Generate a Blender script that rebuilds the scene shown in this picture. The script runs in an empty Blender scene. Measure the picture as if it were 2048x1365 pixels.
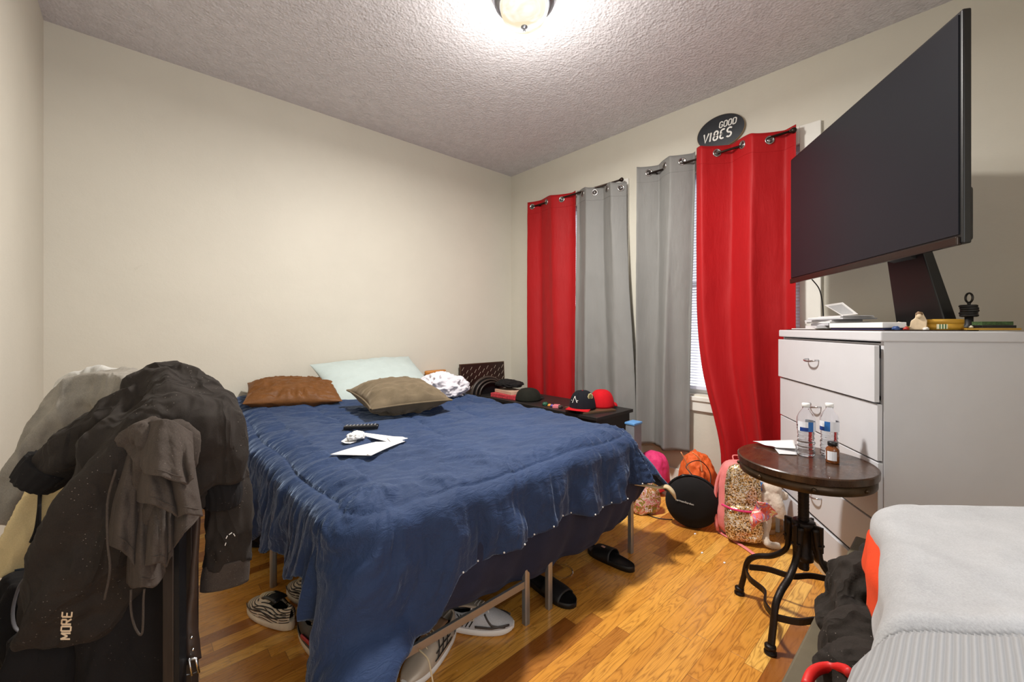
import bpy, bmesh, math, random
import numpy as np
from mathutils import Vector, Matrix, Quaternion
random.seed(7); np.random.seed(7)
SC=bpy.context.scene
PI=math.pi
# ---------------------------------------------------------------- camera model
F=825.0; CX=1024.0; HY=656.0; EYE=1.2
CA,SA=0.7372,0.6757          # camera right = (CA,-SA), forward = (SA,CA)
def c2w(X,Z,z=0.0): return Vector((CA*X+SA*Z, -SA*X+CA*Z, z))
def atZ(px,py,Z): return c2w((px-CX)/F*Z, Z, EYE-(py-HY)/F*Z)
def atz(px,py,z):                      # point of the place at height z
    return atZ(px,py,(EYE-z)*F/(py-HY))
def atv(px,py,v):
    r=(px-CX)/F; return atZ(px,py,v/(CA-SA*r))
def atu(px,py,u):
    r=(px-CX)/F; return atZ(px,py,u/(SA+CA*r))
U=3.105; V=3.40; UL=-0.365; CEIL=2.886; VN=-0.75
# ---------------------------------------------------------------- noise
def _h(ix,iy,iz,s):
    n=(ix*374761393+iy*668265263+iz*1274126177+s*144665)&0x7fffffff
    n=((n^(n>>13))*1274126177)&0x7fffffff
    n=(n^(n>>16))&0xffff
    return n/65535.0
def vnoise(x,y,z=0.0,s=0):
    x=np.asarray(x,float); y=np.asarray(y,float)+0*x; z=np.asarray(z,float)+0*x
    ix=np.floor(x).astype(np.int64); iy=np.floor(y).astype(np.int64); iz=np.floor(z).astype(np.int64)
    fx=x-ix; fy=y-iy; fz=z-iz
    fx=fx*fx*fx*(fx*(fx*6-15)+10); fy=fy*fy*fy*(fy*(fy*6-15)+10); fz=fz*fz*fz*(fz*(fz*6-15)+10)
    r=0
    for dx in (0,1):
        for dy in (0,1):
            for dz in (0,1):
                w=(fx if dx else 1-fx)*(fy if dy else 1-fy)*(fz if dz else 1-fz)
                r=r+w*_h(ix+dx,iy+dy,iz+dz,s)
    return r*2-1
def fbm(x,y,z=0.0,s=0,o=4,g=0.5):
    r=0;a=1.0;t=0
    for i in range(o):
        r=r+a*vnoise(x*2**i,y*2**i,np.asarray(z)*2**i,s+i*17); t+=a; a*=g
    return r/t
def ridge(x,y,z=0.0,s=0,o=3):
    r=0;a=1.0;t=0
    for i in range(o):
        r=r+a*(1-np.abs(vnoise(x*2**i,y*2**i,np.asarray(z)*2**i,s+i*17))*2); t+=a; a*=0.5
    return r/t
def sstep(a,b,x):
    t=np.clip((np.asarray(x,float)-a)/(b-a),0,1); return t*t*(3-2*t)
# ---------------------------------------------------------------- materials
MATS={}
def lin(c): return tuple((x/255/12.92 if x/255<=0.04045 else ((x/255+0.055)/1.055)**2.4) for x in c)
class N:
    def __init__(s,name):
        s.m=bpy.data.materials.new(name); s.m.use_nodes=True; s.t=s.m.node_tree; s.b=s.t.nodes['Principled BSDF']
        s.o=s.t.nodes['Material Output']
    def n(s,typ,**kw):
        x=s.t.nodes.new(typ)
        for k,v in kw.items():
            if k.startswith('i_'): x.inputs[k[2:].replace('_',' ')].default_value=v
            else: setattr(x,k,v)
        return x
    def l(s,a,b): s.t.links.new(a,b)
    def math(s,op,a,b=None,c=None):
        x=s.t.nodes.new('ShaderNodeMath'); x.operation=op
        for i,v in enumerate((a,b,c)):
            if v is None: continue
            if hasattr(v,'is_output') or hasattr(v,'links'): s.l(v,x.inputs[i])
            else: x.inputs[i].default_value=v
        return x.outputs[0]
    def coord(s,scale=(1,1,1),which='Object'):
        tc=s.n('ShaderNodeTexCoord'); mp=s.n('ShaderNodeMapping'); mp.inputs['Scale'].default_value=scale
        s.l(tc.outputs[which],mp.inputs['Vector']); return mp.outputs['Vector']
    def noise(s,vec,scale,detail=4,rough=0.55,dist=0.0):
        x=s.n('ShaderNodeTexNoise'); x.inputs['Scale'].default_value=scale; x.inputs['Detail'].default_value=detail
        x.inputs['Roughness'].default_value=rough; x.inputs['Distortion'].default_value=dist
        s.l(vec,x.inputs['Vector']); return x.outputs['Fac']
    def ramp(s,fac,stops,interp='LINEAR'):
        x=s.n('ShaderNodeValToRGB'); cr=x.color_ramp; cr.interpolation=interp
        while len(cr.elements)<len(stops): cr.elements.new(0.5)
        for e,(p,c) in zip(cr.elements,stops):
            e.position=p; e.color=(c[0],c[1],c[2],1)
        s.l(fac,x.inputs['Fac']); return x.outputs['Color']
    def bump(s,h,strength,dist=0.01):
        x=s.n('ShaderNodeBump'); x.inputs['Strength'].default_value=strength; x.inputs['Distance'].default_value=dist
        s.l(h,x.inputs['Height']); s.l(x.outputs['Normal'],s.b.inputs['Normal']); return x
def mat(name,col,rough=0.6,metal=0.0,var=0.12,vs=8.0,bs=60.0,bump=0.0,sheen=0.0,coat=0.0,spec=0.5,scale=(1,1,1),alpha=1,emit=None):
    if name in MATS: return MATS[name]
    a=N(name); c=lin(col)
    v=a.coord(scale)
    f=a.noise(v,vs,5,0.6)
    lo=tuple(x*(1-var) for x in c); hi=tuple(min(1,x*(1+var)) for x in c)
    a.l(a.ramp(f,[(0.3,lo),(0.7,hi)]),a.b.inputs['Base Color'])
    a.b.inputs['Roughness'].default_value=rough; a.b.inputs['Metallic'].default_value=metal
    a.b.inputs['Sheen Weight'].default_value=sheen; a.b.inputs['Sheen Roughness'].default_value=0.5
    if sheen: a.b.inputs['Sheen Tint'].default_value=(min(1,c[0]*3+.1),min(1,c[1]*3+.1),min(1,c[2]*3+.1),1)
    a.b.inputs['Coat Weight'].default_value=coat; a.b.inputs['Specular IOR Level'].default_value=spec
    if bump: a.bump(a.noise(v,bs,4,0.6),bump,0.004)
    MATS[name]=a.m; return a.m
def fabric(name,col,var=0.25,fine=500.0,bump=0.5,sheen=0.3,lint=0.0,rough=0.9,fold=0.0):
    if name in MATS: return MATS[name]
    a=N(name); c=lin(col); v=a.coord()
    f1=a.noise(v,14.0,5,0.6); f2=a.noise(v,fine,2,0.7)
    f=a.math('ADD',a.math('MULTIPLY',f1,0.5),a.math('MULTIPLY',f2,0.5))
    lo=tuple(x*(1-var) for x in c); hi=tuple(min(1,x*(1+var)) for x in c)
    col_=a.ramp(f,[(0.35,lo),(0.65,hi)])
    if lint:
        vo=a.n('ShaderNodeTexVoronoi'); vo.inputs['Scale'].default_value=110; a.l(v,vo.inputs['Vector'])
        wn=a.noise(v,9.0,3)
        msk=a.math('MULTIPLY',a.math('LESS_THAN',vo.outputs['Distance'],0.10),a.math('GREATER_THAN',wn,0.52))
        mx=a.n('ShaderNodeMix',data_type='RGBA'); a.l(a.math('MULTIPLY',msk,lint),mx.inputs['Factor']); a.l(col_,mx.inputs[6]); mx.inputs[7].default_value=(.35,.3,.26,1)
        col_=mx.outputs[2]
    a.l(col_,a.b.inputs['Base Color'])
    a.b.inputs['Roughness'].default_value=rough; a.b.inputs['Specular IOR Level'].default_value=0.2
    a.b.inputs['Sheen Weight'].default_value=sheen; a.b.inputs['Sheen Roughness'].default_value=0.45
    a.b.inputs['Sheen Tint'].default_value=(min(1,c[0]*3+.08),min(1,c[1]*3+.08),min(1,c[2]*3+.08),1)
    bp_=a.bump(a.math('ADD',a.noise(v,fine*0.7,2,0.7),a.math('MULTIPLY',f1,2.0)),bump,0.0015)
    if fold:
        v3=a.coord((1,1,0.38)); n3=a.noise(v3,9.0,2,0.45,0.9)
        rd=a.math('SUBTRACT',1.0,a.math('ABSOLUTE',a.math('SUBTRACT',a.math('MULTIPLY',n3,4.0),2.0)))
        b2=a.n('ShaderNodeBump'); b2.inputs['Strength'].default_value=fold; b2.inputs['Distance'].default_value=0.02; a.l(rd,b2.inputs['Height']); a.l(b2.outputs[0],bp_.inputs['Normal'])
    MATS[name]=a.m; return a.m
# ---------------------------------------------------------------- objects
def link(o): SC.collection.objects.link(o); return o
def tag(o,label=None,cat=None,group=None,kind=None):
    if label: o['label']=label
    if cat: o['category']=cat
    if group: o['group']=group
    if kind: o['kind']=kind
    return o
def thing(name,label,cat,loc=(0,0,0),rot=(0,0,0),group=None):
    o=bpy.data.objects.new(name,None); o.empty_display_size=0.05; link(o); o.location=loc; o.rotation_euler=rot
    return tag(o,label,cat,group)
def mo(name,verts,faces,m,parent=None,smooth=True,sub=0,solid=0.0,off=0.0,bevel=0.0,world=False):
    me=bpy.data.meshes.new(name); me.from_pydata([tuple(map(float,v)) for v in verts],[],[tuple(map(int,f)) for f in faces]); me.update()
    o=bpy.data.objects.new(name,me); link(o)
    if isinstance(m,(list,tuple)):
        for x in m: me.materials.append(x)
    elif m: me.materials.append(m)
    if smooth: me.shade_smooth()
    if parent is not None:
        o.parent=parent
        if world:                       # verts were given in world space
            M=Matrix.LocRotScale(parent.location,parent.rotation_euler,None)
            if parent.parent: M=Matrix.LocRotScale(parent.parent.location,parent.parent.rotation_euler,None)@M
            me.transform(M.inverted())
    if bevel:
        b=o.modifiers.new('b','BEVEL'); b.width=bevel; b.segments=3; b.limit_method='ANGLE'; b.angle_limit=0.6
    if solid:
        s=o.modifiers.new('s','SOLIDIFY'); s.thickness=solid; s.offset=off
    if sub:
        s=o.modifiers.new('u','SUBSURF'); s.levels=sub; s.render_levels=sub
    return o
class G:
    """collects geometry for one mesh"""
    def __init__(s): s.v=[];s.f=[];s.mi=[]
    def add(s,v,f,mi=0):
        b=len(s.v); s.v+= [Vector(map(float,x)) for x in v]; s.f+=[tuple(b+i for i in q) for q in f]; s.mi+=[mi]*len(f); return s
    def box(s,a,b,M=None,mi=0):
        x0,y0,z0=a;x1,y1,z1=b
        v=[(x0,y0,z0),(x1,y0,z0),(x1,y1,z0),(x0,y1,z0),(x0,y0,z1),(x1,y0,z1),(x1,y1,z1),(x0,y1,z1)]
        if M is not None: v=[M@Vector(p) for p in v]
        return s.add(v,[(0,3,2,1),(4,5,6,7),(0,1,5,4),(1,2,6,5),(2,3,7,6),(3,0,4,7)],mi)
    def tube(s,pts,r,n=10,mi=0,cap=True,flat=None,up=None):
        pts=[Vector(p) for p in pts]; m=len(pts)
        rs=r if hasattr(r,'__len__') else [r]*m
        fl=flat if hasattr(flat,'__len__') else [flat]*m
        T=[(pts[min(i+1,m-1)]-pts[max(i-1,0)]).normalized() for i in range(m)]
        u=Vector(up) if up is not None else (Vector((0,0,1)) if abs(T[0].z)<0.9 else Vector((1,0,0)))
        vs=[]
        for i in range(m):
            t=T[i]
            u=(u-t*u.dot(t))
            if u.length<1e-5: u=Vector((1,0,0))-t*t.x
            u.normalize()
            w=t.cross(u)
            for k in range(n):
                a=2*PI*k/n; ru=rs[i]*(fl[i] if fl[i] else 1)
                vs.append(pts[i]+u*(math.sin(a)*ru)+w*(math.cos(a)*rs[i]))
        fs=[(i*n+k,i*n+(k+1)%n,(i+1)*n+(k+1)%n,(i+1)*n+k) for i in range(m-1) for k in range(n)]
        if cap: fs+= [tuple(range(n-1,-1,-1)),tuple((m-1)*n+k for k in range(n))]
        return s.add(vs,fs,mi)
    def lathe(s,prof,n=32,c=(0,0,0),mi=0,M=None,a0=0,a1=2*PI):
        vs=[];c=Vector(c)
        full=abs(a1-a0-2*PI)<1e-6; nn=n if full else n+1
        for r,z in prof:
            for k in range(nn):
                a=a0+(a1-a0)*k/n; p=Vector((r*math.cos(a),r*math.sin(a),z))
                vs.append((M@p if M is not None else p)+c)
        fs=[]
        for i in range(len(prof)-1):
            for k in range(n):
                k2=(k+1)%nn
                fs.append((i*nn+k,i*nn+k2,(i+1)*nn+k2,(i+1)*nn+k))
        if full:
            if prof[0][0]>1e-6: fs.append(tuple(range(n-1,-1,-1)))
            if prof[-1][0]>1e-6: fs.append(tuple((len(prof)-1)*n+k for k in range(n)))
        return s.add(vs,fs,mi)
    def prism(s,poly,z0,z1,M=None,mi=0):
        n=len(poly); v=[(x,y,z0) for x,y in poly]+[(x,y,z1) for x,y in poly]
        if M is not None: v=[M@Vector(p) for p in v]
        return s.add(v,[tuple(range(n-1,-1,-1)),tuple(range(n,2*n))]+[(i,(i+1)%n,n+(i+1)%n,n+i) for i in range(n)],mi)
    def sphere(s,c,r,n=16,m=10,mi=0,sc=(1,1,1),M=None):
        pr=[(math.sin(PI*i/m)*1.0,-math.cos(PI*i/m)) for i in range(m+1)]; pr[0]=(0.0001,-1);pr[-1]=(0.0001,1)
        vs=[];
        for rr,z in pr:
            for k in range(n):
                a=2*PI*k/n; p=Vector((rr*math.cos(a)*r*sc[0],rr*math.sin(a)*r*sc[1],z*r*sc[2]))
                if M is not None: p=M@p
                vs.append(p+Vector(c))
        fs=[(i*n+k,i*n+(k+1)%n,(i+1)*n+(k+1)%n,(i+1)*n+k) for i in range(m) for k in range(n)]
        return s.add(vs,fs,mi)
    def obj(s,name,m,parent=None,smooth=False,**kw):
        o=mo(name,s.v,s.f,m,parent,smooth,**kw)
        if any(s.mi): o.data.polygons.foreach_set('material_index',s.mi)
        return o
def autosmooth(o,ang=0.7):
    me=o.data; me.shade_smooth()
    bm=bmesh.new(); bm.from_mesh(me)
    for e in bm.edges:
        if len(e.link_faces)==2 and e.calc_face_angle(0)>ang: e.smooth=False
    bm.to_mesh(me); bm.free(); return o
def grid(A,m,name,parent=None,closed_u=False,**kw):
    """A: (n,k,3) array"""
    n,k=A.shape[:2]; v=A.reshape(-1,3)
    fs=[]
    for i in range(n-1):
        for j in range(k-1): fs.append((i*k+j,(i+1)*k+j,(i+1)*k+j+1,i*k+j+1))
        if closed_u: fs.append((i*k+k-1,(i+1)*k+k-1,(i+1)*k,i*k))
    return mo(name,v,fs,m,parent,True,**kw)
def bake(o,voxel=0.01,smooth=6,disp=None,dec=None):
    """voxel-merge the pieces of a soft thing into one continuous skin, then wrinkle it"""
    r=o.modifiers.new('r','REMESH'); r.mode='VOXEL'; r.voxel_size=voxel; r.use_smooth_shade=True
    if smooth:
        s=o.modifiers.new('s','SMOOTH'); s.iterations=smooth; s.factor=0.5
    dg=bpy.context.evaluated_depsgraph_get(); dg.update()
    me=bpy.data.meshes.new_from_object(o.evaluated_get(dg)); o.modifiers.clear()
    old=o.data; mats=list(old.materials); o.data=me
    me.materials.clear()
    for x in mats: me.materials.append(x)
    n=len(me.vertices); co=np.zeros(n*3); me.vertices.foreach_get('co',co); co=co.reshape(-1,3)
    if disp is not None:
        no=np.zeros(n*3); me.vertices.foreach_get('normal',no); no=no.reshape(-1,3)
        co=co+no*disp(co)[:,None]
        me.vertices.foreach_set('co',co.ravel())
    me.polygons.foreach_set('material_index',[0]*len(me.polygons))
    me.shade_smooth(); me.update(); return o
def text(body,size,extr,m,name,parent,M,font_shear=0.0,spacing=1.0,offset=0.0,align='CENTER',bold=0.0):
    cu=bpy.data.curves.new(name,'FONT'); cu.body=body; cu.size=size; cu.extrude=extr; cu.shear=font_shear
    cu.align_x=align; cu.align_y='CENTER'; cu.space_character=spacing; cu.offset=bold; cu.resolution_u=3
    t=bpy.data.objects.new('tmp',cu); link(t)
    dg=bpy.context.evaluated_depsgraph_get(); dg.update()
    me=bpy.data.meshes.new_from_object(t.evaluated_get(dg)); bpy.data.objects.remove(t)
    me.transform(M); me.materials.clear(); me.materials.append(m)
    o=bpy.data.objects.new(name,me); link(o)
    if parent is not None: o.parent=parent
    return o
def bez(P,n=24):
    """Catmull-Rom through P"""
    P=[Vector(p) for p in P]; Q=[P[0]*2-P[1]]+P+[P[-1]*2-P[-2]]; out=[]
    seg=len(P)-1
    for i in range(seg):
        for k in range(max(2,n//seg)):
            t=k/max(2,n//seg); a,b,c,d=Q[i:i+4]
            out.append(0.5*((2*b)+(c-a)*t+(2*a-5*b+4*c-d)*t*t+(3*b-a-3*c+d)*t**3))
    out.append(P[-1]); return out
def frame(origin,xaxis,yaxis):
    x=Vector(xaxis).normalized(); y=Vector(yaxis); y=(y-x*x.dot(y)).normalized(); z=x.cross(y)
    M=Matrix.Identity(4)
    for i in range(3): M[i][0]=x[i];M[i][1]=y[i];M[i][2]=z[i];M[i][3]=origin[i]
    return M
# ================================================================ camera
cam=bpy.data.cameras.new('camera'); co_=bpy.data.objects.new('camera',cam); link(co_)
cam.sensor_width=36; cam.lens=F/2048*36; cam.shift_y=-(682.5-HY)/2048; cam.clip_start=0.02
fw=Vector((SA,CA,0)); co_.location=(0,0,EYE); co_.rotation_euler=fw.to_track_quat('-Z','Y').to_euler()
SC.camera=co_
# ================================================================ room materials
def wall_mat(name,col):
    a=N(name); v=a.coord(); c=lin(col)
    f=a.noise(v,1.3,6,0.6)
    cc=a.ramp(f,[(0.3,tuple(x*0.95 for x in c)),(0.7,tuple(min(1,x*1.03) for x in c))])
    # faint scuffs in the paint
    s=a.noise(a.coord((1,1,3)),2.2,8,0.7,1.5)
    mx=a.n('ShaderNodeMix',data_type='RGBA'); a.l(a.math('MULTIPLY',a.math('GREATER_THAN',s,0.69),0.10),mx.inputs['Factor']); a.l(cc,mx.inputs[6]); mx.inputs[7].default_value=(.36,.33,.27,1)
    a.l(mx.outputs[2],a.b.inputs['Base Color']); a.b.inputs['Roughness'].default_value=0.55; a.b.inputs['Specular IOR Level'].default_value=0.35
    a.bump(a.math('ADD',a.noise(v,7,4,0.6),a.math('MULTIPLY',a.noise(v,120,3,0.6),0.12)),0.25,0.01)
    return a.m
M_wall=wall_mat('wall_paint',(206,201,187))
def ceil_mat():
    a=N('stipple_plaster'); v=a.coord()
    n1=a.noise(v,42,5,0.65,0.6); n2=a.noise(v,16,4,0.6,0.8)
    vo=a.n('ShaderNodeTexVoronoi'); vo.inputs['Scale'].default_value=62; a.l(v,vo.inputs['Vector'])
    h=a.math('ADD',a.math('ADD',n1,a.math('MULTIPLY',n2,0.6)),a.math('MULTIPLY',vo.outputs['Distance'],0.5))
    c=lin((216,213,216)); a.l(a.ramp(n2,[(0.35,tuple(x*0.88 for x in c)),(0.65,c)]),a.b.inputs['Base Color'])
    a.b.inputs['Roughness'].default_value=0.8; a.b.inputs['Specular IOR Level'].default_value=0.25
    a.bump(h,0.75,0.012); return a.m
M_ceil=ceil_mat()
def floor_mat():
    a=N('oak_strip_floor'); tc=a.n('ShaderNodeTexCoord'); sp=a.n('ShaderNodeSeparateXYZ'); a.l(tc.outputs['Object'],sp.inputs[0])
    x,y=sp.outputs[0],sp.outputs[1]
    W=0.0585; L=0.72
    row=a.math('FLOOR',a.math('DIVIDE',y,W))
    wn=a.n('ShaderNodeTexWhiteNoise',noise_dimensions='1D'); a.l(row,wn.inputs['W'])
    xs=a.math('ADD',a.math('DIVIDE',x,L),a.math('MULTIPLY',wn.outputs['Value'],7.3))
    colm=a.math('FLOOR',xs)
    cb=a.n('ShaderNodeCombineXYZ'); a.l(row,cb.inputs[0]); a.l(colm,cb.inputs[1])
    w2=a.n('ShaderNodeTexWhiteNoise',noise_dimensions='3D'); a.l(cb.outputs[0],w2.inputs['Vector'])
    rnd=w2.outputs['Value']; sc=a.n('ShaderNodeSeparateColor'); a.l(w2.outputs['Color'],sc.inputs[0]); r2=sc.outputs[1]
    base=a.ramp(rnd,[(0.0,lin((146,88,36))),(0.07,lin((176,114,48))),(0.25,lin((206,140,56))),(0.7,lin((222,158,68))),(1.0,lin((236,182,90)))])
    # grain
    gv=a.n('ShaderNodeCombineXYZ')
    a.l(a.math('ADD',a.math('MULTIPLY',x,1.6),a.math('MULTIPLY',rnd,31)),gv.inputs[0]); a.l(a.math('ADD',a.math('MULTIPLY',y,15),a.math('MULTIPLY',r2,17)),gv.inputs[1]); a.l(a.math('MULTIPLY',r2,9),gv.inputs[2])
    g=a.noise(gv.outputs[0],1.0,3,0.5,0.4)
    rings=a.math('POWER',a.math('ABSOLUTE',a.math('SINE',a.math('MULTIPLY',g,46))),0.5)
    gv2=a.n('ShaderNodeCombineXYZ'); a.l(a.math('MULTIPLY',x,9),gv2.inputs[0]); a.l(a.math('MULTIPLY',y,260),gv2.inputs[1]); a.l(a.math('MULTIPLY',rnd,40),gv2.inputs[2])
    fine=a.noise(gv2.outputs[0],1.0,4,0.7)
    dark=a.math('MULTIPLY',a.math('SUBTRACT',1.0,rings),0.62)
    dark=a.math('ADD',dark,a.math('MULTIPLY',a.math('MAXIMUM',a.math('SUBTRACT',fine,0.5),0),1.3))
    mx=a.n('ShaderNodeMix',data_type='RGBA'); a.l(a.math('MINIMUM',dark,0.9),mx.inputs['Factor']); a.l(base,mx.inputs[6]); mx.inputs[7].default_value=(*lin((120,66,22)),1)
    # seams
    fy=a.math('FRACT',a.math('DIVIDE',y,W)); fx=a.math('FRACT',xs)
    ey=a.math('MINIMUM',fy,a.math('SUBTRACT',1,fy)); ex=a.math('MINIMUM',fx,a.math('SUBTRACT',1,fx))
    seam=a.math('MAXIMUM',a.math('LESS_THAN',ey,0.014),a.math('LESS_THAN',ex,0.0014))
    m2=a.n('ShaderNodeMix',data_type='RGBA'); a.l(a.math('MULTIPLY',seam,0.6),m2.inputs['Factor']); a.l(mx.outputs[2],m2.inputs[6]); m2.inputs[7].default_value=(*lin((84,48,20)),1)
    a.l(m2.outputs[2],a.b.inputs['Base Color'])
    v=a.coord(); a.l(a.ramp(a.noise(v,5,5,0.6),[(0.3,(.2,)*3),(0.75,(.34,)*3)]),a.b.inputs['Roughness'])
    a.b.inputs['Coat Weight'].default_value=0.25; a.b.inputs['Coat Roughness'].default_value=0.15
    a.bump(a.math('ADD',a.math('MULTIPLY',seam,-1.0),a.math('ADD',a.math('MULTIPLY',fine,0.05),a.math('MULTIPLY',a.noise(v,3.5,3),0.5))),0.35,0.004)
    return a.m
M_floor=floor_mat()
M_trim=mat('white_gloss_trim',(226,224,216),0.35,var=0.03)
def slab(name,a,b,m,bevel=0):
    g=G().box(a,b); o=g.obj(name,m,bevel=bevel); return tag(o,kind='structure')
T=0.14
slab('floor',(UL-T,VN-T,-0.1),(U+T,V+T,0),M_floor)
slab('ceiling',(UL-T,VN-T,CEIL),(U+T,V+T,CEIL+0.1),M_ceil)
slab('wall_back',(UL-T,V,0),(U+T,V+T,CEIL),M_wall)
slab('wall_left',(UL-T,VN-T,0),(UL,V,CEIL),M_wall)
# near wall with the doorway the photo is taken from
g=G(); g.box((UL,VN-T,0),(-0.30,VN,CEIL)); g.box((1.15,VN-T,0),(U+T,VN,CEIL)); g.box((-0.30,VN-T,2.35),(1.15,VN,CEIL))
tag(g.obj('wall_near',M_wall),kind='structure')
# window wall with two openings
W1=(2.02,2.93); W2=(0.69,1.71); WZ=(0.70,2.36)
g=G()
for v0,v1 in ((VN-T,W2[0]),(W2[1],W1[0]),(W1[1],V)): g.box((U,v0,0),(U+T,v1,CEIL))
for w in (W1,W2):
    g.box((U,w[0],0),(U+T,w[1],WZ[0])); g.box((U,w[0],WZ[1]),(U+T,w[1],CEIL))
tag(g.obj('wall_right',M_wall),kind='structure')
g=G().box((UL,V-0.014,0),(U,V,0.11)); tag(g.obj('baseboard_back',M_trim,bevel=0.004),kind='structure')
g=G().box((UL,VN,0),(UL+0.014,V-0.014,0.11)); tag(g.obj('baseboard_left',M_trim,bevel=0.004),kind='structure')
g=G().box((U-0.014,VN,0),(U,V-0.014,0.11)); tag(g.obj('baseboard_right',M_trim,bevel=0.004),kind='structure')
M_glass=N('window_glass'); M_glass.b.inputs['Transmission Weight'].default_value=1; M_glass.b.inputs['Roughness'].default_value=0.0; M_glass.b.inputs['IOR'].default_value=1.02; M_glass=M_glass.m
M_blind=N('white_blind_slats'); M_blind.b.inputs['Base Color'].default_value=(.85,.86,.92,1); M_blind.b.inputs['Roughness'].default_value=0.5
tr=M_blind.n('ShaderNodeBsdfTranslucent'); tr.inputs[0].default_value=(.9,.9,.95,1); mxs=M_blind.n('ShaderNodeMixShader'); mxs.inputs[0].default_value=0.6
M_blind.l(M_blind.b.outputs[0],mxs.inputs[1]); M_blind.l(tr.outputs[0],mxs.inputs[2]); M_blind.l(mxs.outputs[0],M_blind.o.inputs[0]); M_blind=M_blind.m
for i,w in enumerate((W1,W2)):
    r=thing('window_%d'%(i+1),None,None,(U,(w[0]+w[1])/2,WZ[0])); tag(r,kind='structure')
    hw=(w[1]-w[0])/2; H=WZ[1]-WZ[0]; c=0.11
    g=G(); g.box((-0.022,-hw-c,-0.02),(0,-hw,H+c)); g.box((-0.022,hw,-0.02),(0,hw+c,H+c)); g.box((-0.022,-hw,H),(0,hw,H+c))
    g.obj('window_casing',M_trim,r,bevel=0.004)
    g=G(); g.box((-0.032,-hw-c-0.005,-0.045),(0.07,hw+c+0.005,-0.012)); g.box((-0.02,-hw-c,-0.12),(0,hw+c,-0.045)); g.obj('window_sill',M_trim,r,bevel=0.005)
    g=G(); s=0.045
    g.box((0.07,-hw,0),(0.11,-hw+s,H)); g.box((0.07,hw-s,0),(0.11,hw,H)); g.box((0.07,-hw+s,0),(0.11,hw-s,s)); g.box((0.07,-hw+s,H-s),(0.11,hw-s,H)); g.box((0.072,-hw+s,H/2-0.02),(0.108,hw-s,H/2+0.02))
    g.obj('sash',M_trim,r,bevel=0.003)
    g=G().box((0.088,-hw+s,s),(0.092,hw-s,H-s)); g.obj('pane',M_glass,r)
    g=G(); n=int((H-0.1)/0.021)
    for k in range(n):
        z=0.075+k*0.021
        g.add([(0.028,-hw+0.01,z+0.006),(0.052,-hw+0.01,z-0.006),(0.052,hw-0.01,z-0.006),(0.028,hw-0.01,z+0.006)],[(0,1,2,3)])
    g.box((0.02,-hw+0.005,H-0.04),(0.06,hw-0.005,H)); g.box((0.028,-hw+0.01,0.035),(0.052,hw-0.01,0.058))
    g.obj('blind',M_blind,r)
# ================================================================ ceiling lamp
LP=atz(1053,12,CEIL-0.02) if False else c2w(0.062,2.08,CEIL)
lr=thing('ceiling_lamp','flush ceiling light with brushed grey ring, frosted glass bowl and small finial','ceiling light',LP)
M_steel=mat('brushed_nickel',(150,152,160),0.28,1.0,0.08,30)
g=G(); R=0.166
g.lathe([(R-0.03,0),(R,0),(R,-0.010),(R-0.006,-0.02),(R-0.004,-0.026),(R-0.012,-0.034),(R-0.016,-0.052),(R-0.026,-0.056),(R-0.03,-0.064),(R-0.04,-0.066),(R-0.044,-0.05),(R-0.06,-0.004)],56); g.obj('lamp_ring',M_steel,lr,True)
a=N('frosted_lit_glass'); em=a.n('ShaderNodeEmission')
v=a.coord(); nz=a.noise(v,6,3,0.6,1.2); 
a.l(a.ramp(nz,[(0.45,(1,0.99,0.96)),(0.66,(0.86,0.72,0.50))]),em.inputs['Color']); em.inputs['Strength'].default_value=1.15
a.l(em.outputs[0],a.o.inputs[0]); M_bowl=a.m
g=G(); rb=R-0.042; pr=[]
for i in range(15):
    t=i/14; pr.append((rb*math.cos(t*PI/2)**0.75 if i<14 else 0.001,-0.056-0.112*math.sin(t*PI/2)))
g.lathe(pr,48); g.obj('glass_bowl',M_bowl,lr,True)
g=G().lathe([(0.001,-0.163),(0.016,-0.166),(0.017,-0.170),(0.008,-0.176),(0.005,-0.181),(0.0065,-0.186),(0.004,-0.192),(0.001,-0.193)],20); g.obj('finial',M_steel,lr,True)
# light of the two bulbs: one soft source just beneath the bowl
ld=bpy.data.lights.new('lamp_bulb','POINT'); ld.energy=25; ld.shadow_soft_size=0.09; ld.color=(1.0,0.965,0.915)
lo=bpy.data.objects.new('lamp_bulb',ld); link(lo); lo.location=LP+Vector((0,0,-0.33))
dd_=bpy.data.lights.new('bowl_light','AREA'); dd_.shape='DISK'; dd_.size=0.24; dd_.energy=76; dd_.color=(1.0,0.965,0.915)
do_=bpy.data.objects.new('bowl_light',dd_); link(do_); do_.location=LP+Vector((0,0,-0.205))
# sky, then a soft fill lamp added behind the camera, shining through the doorway
wd=bpy.data.worlds.new('sky'); SC.world=wd; wd.use_nodes=True
bg=wd.node_tree.nodes['Background']; bg.inputs[0].default_value=(0.93,0.95,1.0,1); bg.inputs[1].default_value=2.0
hd=bpy.data.lights.new('camera_side_fill','AREA'); hd.shape='RECTANGLE'; hd.size=1.4; hd.size_y=2.1; hd.energy=13; hd.color=(1,0.98,0.95)
ho=bpy.data.objects.new('camera_side_fill',hd); link(ho); ho.location=(0.42,VN-0.25,1.45); ho.rotation_euler=(math.radians(90),0,0)
vs=SC.view_settings; vs.view_transform='Standard'; vs.look='None'; vs.gamma=1; vs.exposure=0.06; vs.use_curve_mapping=False
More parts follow.
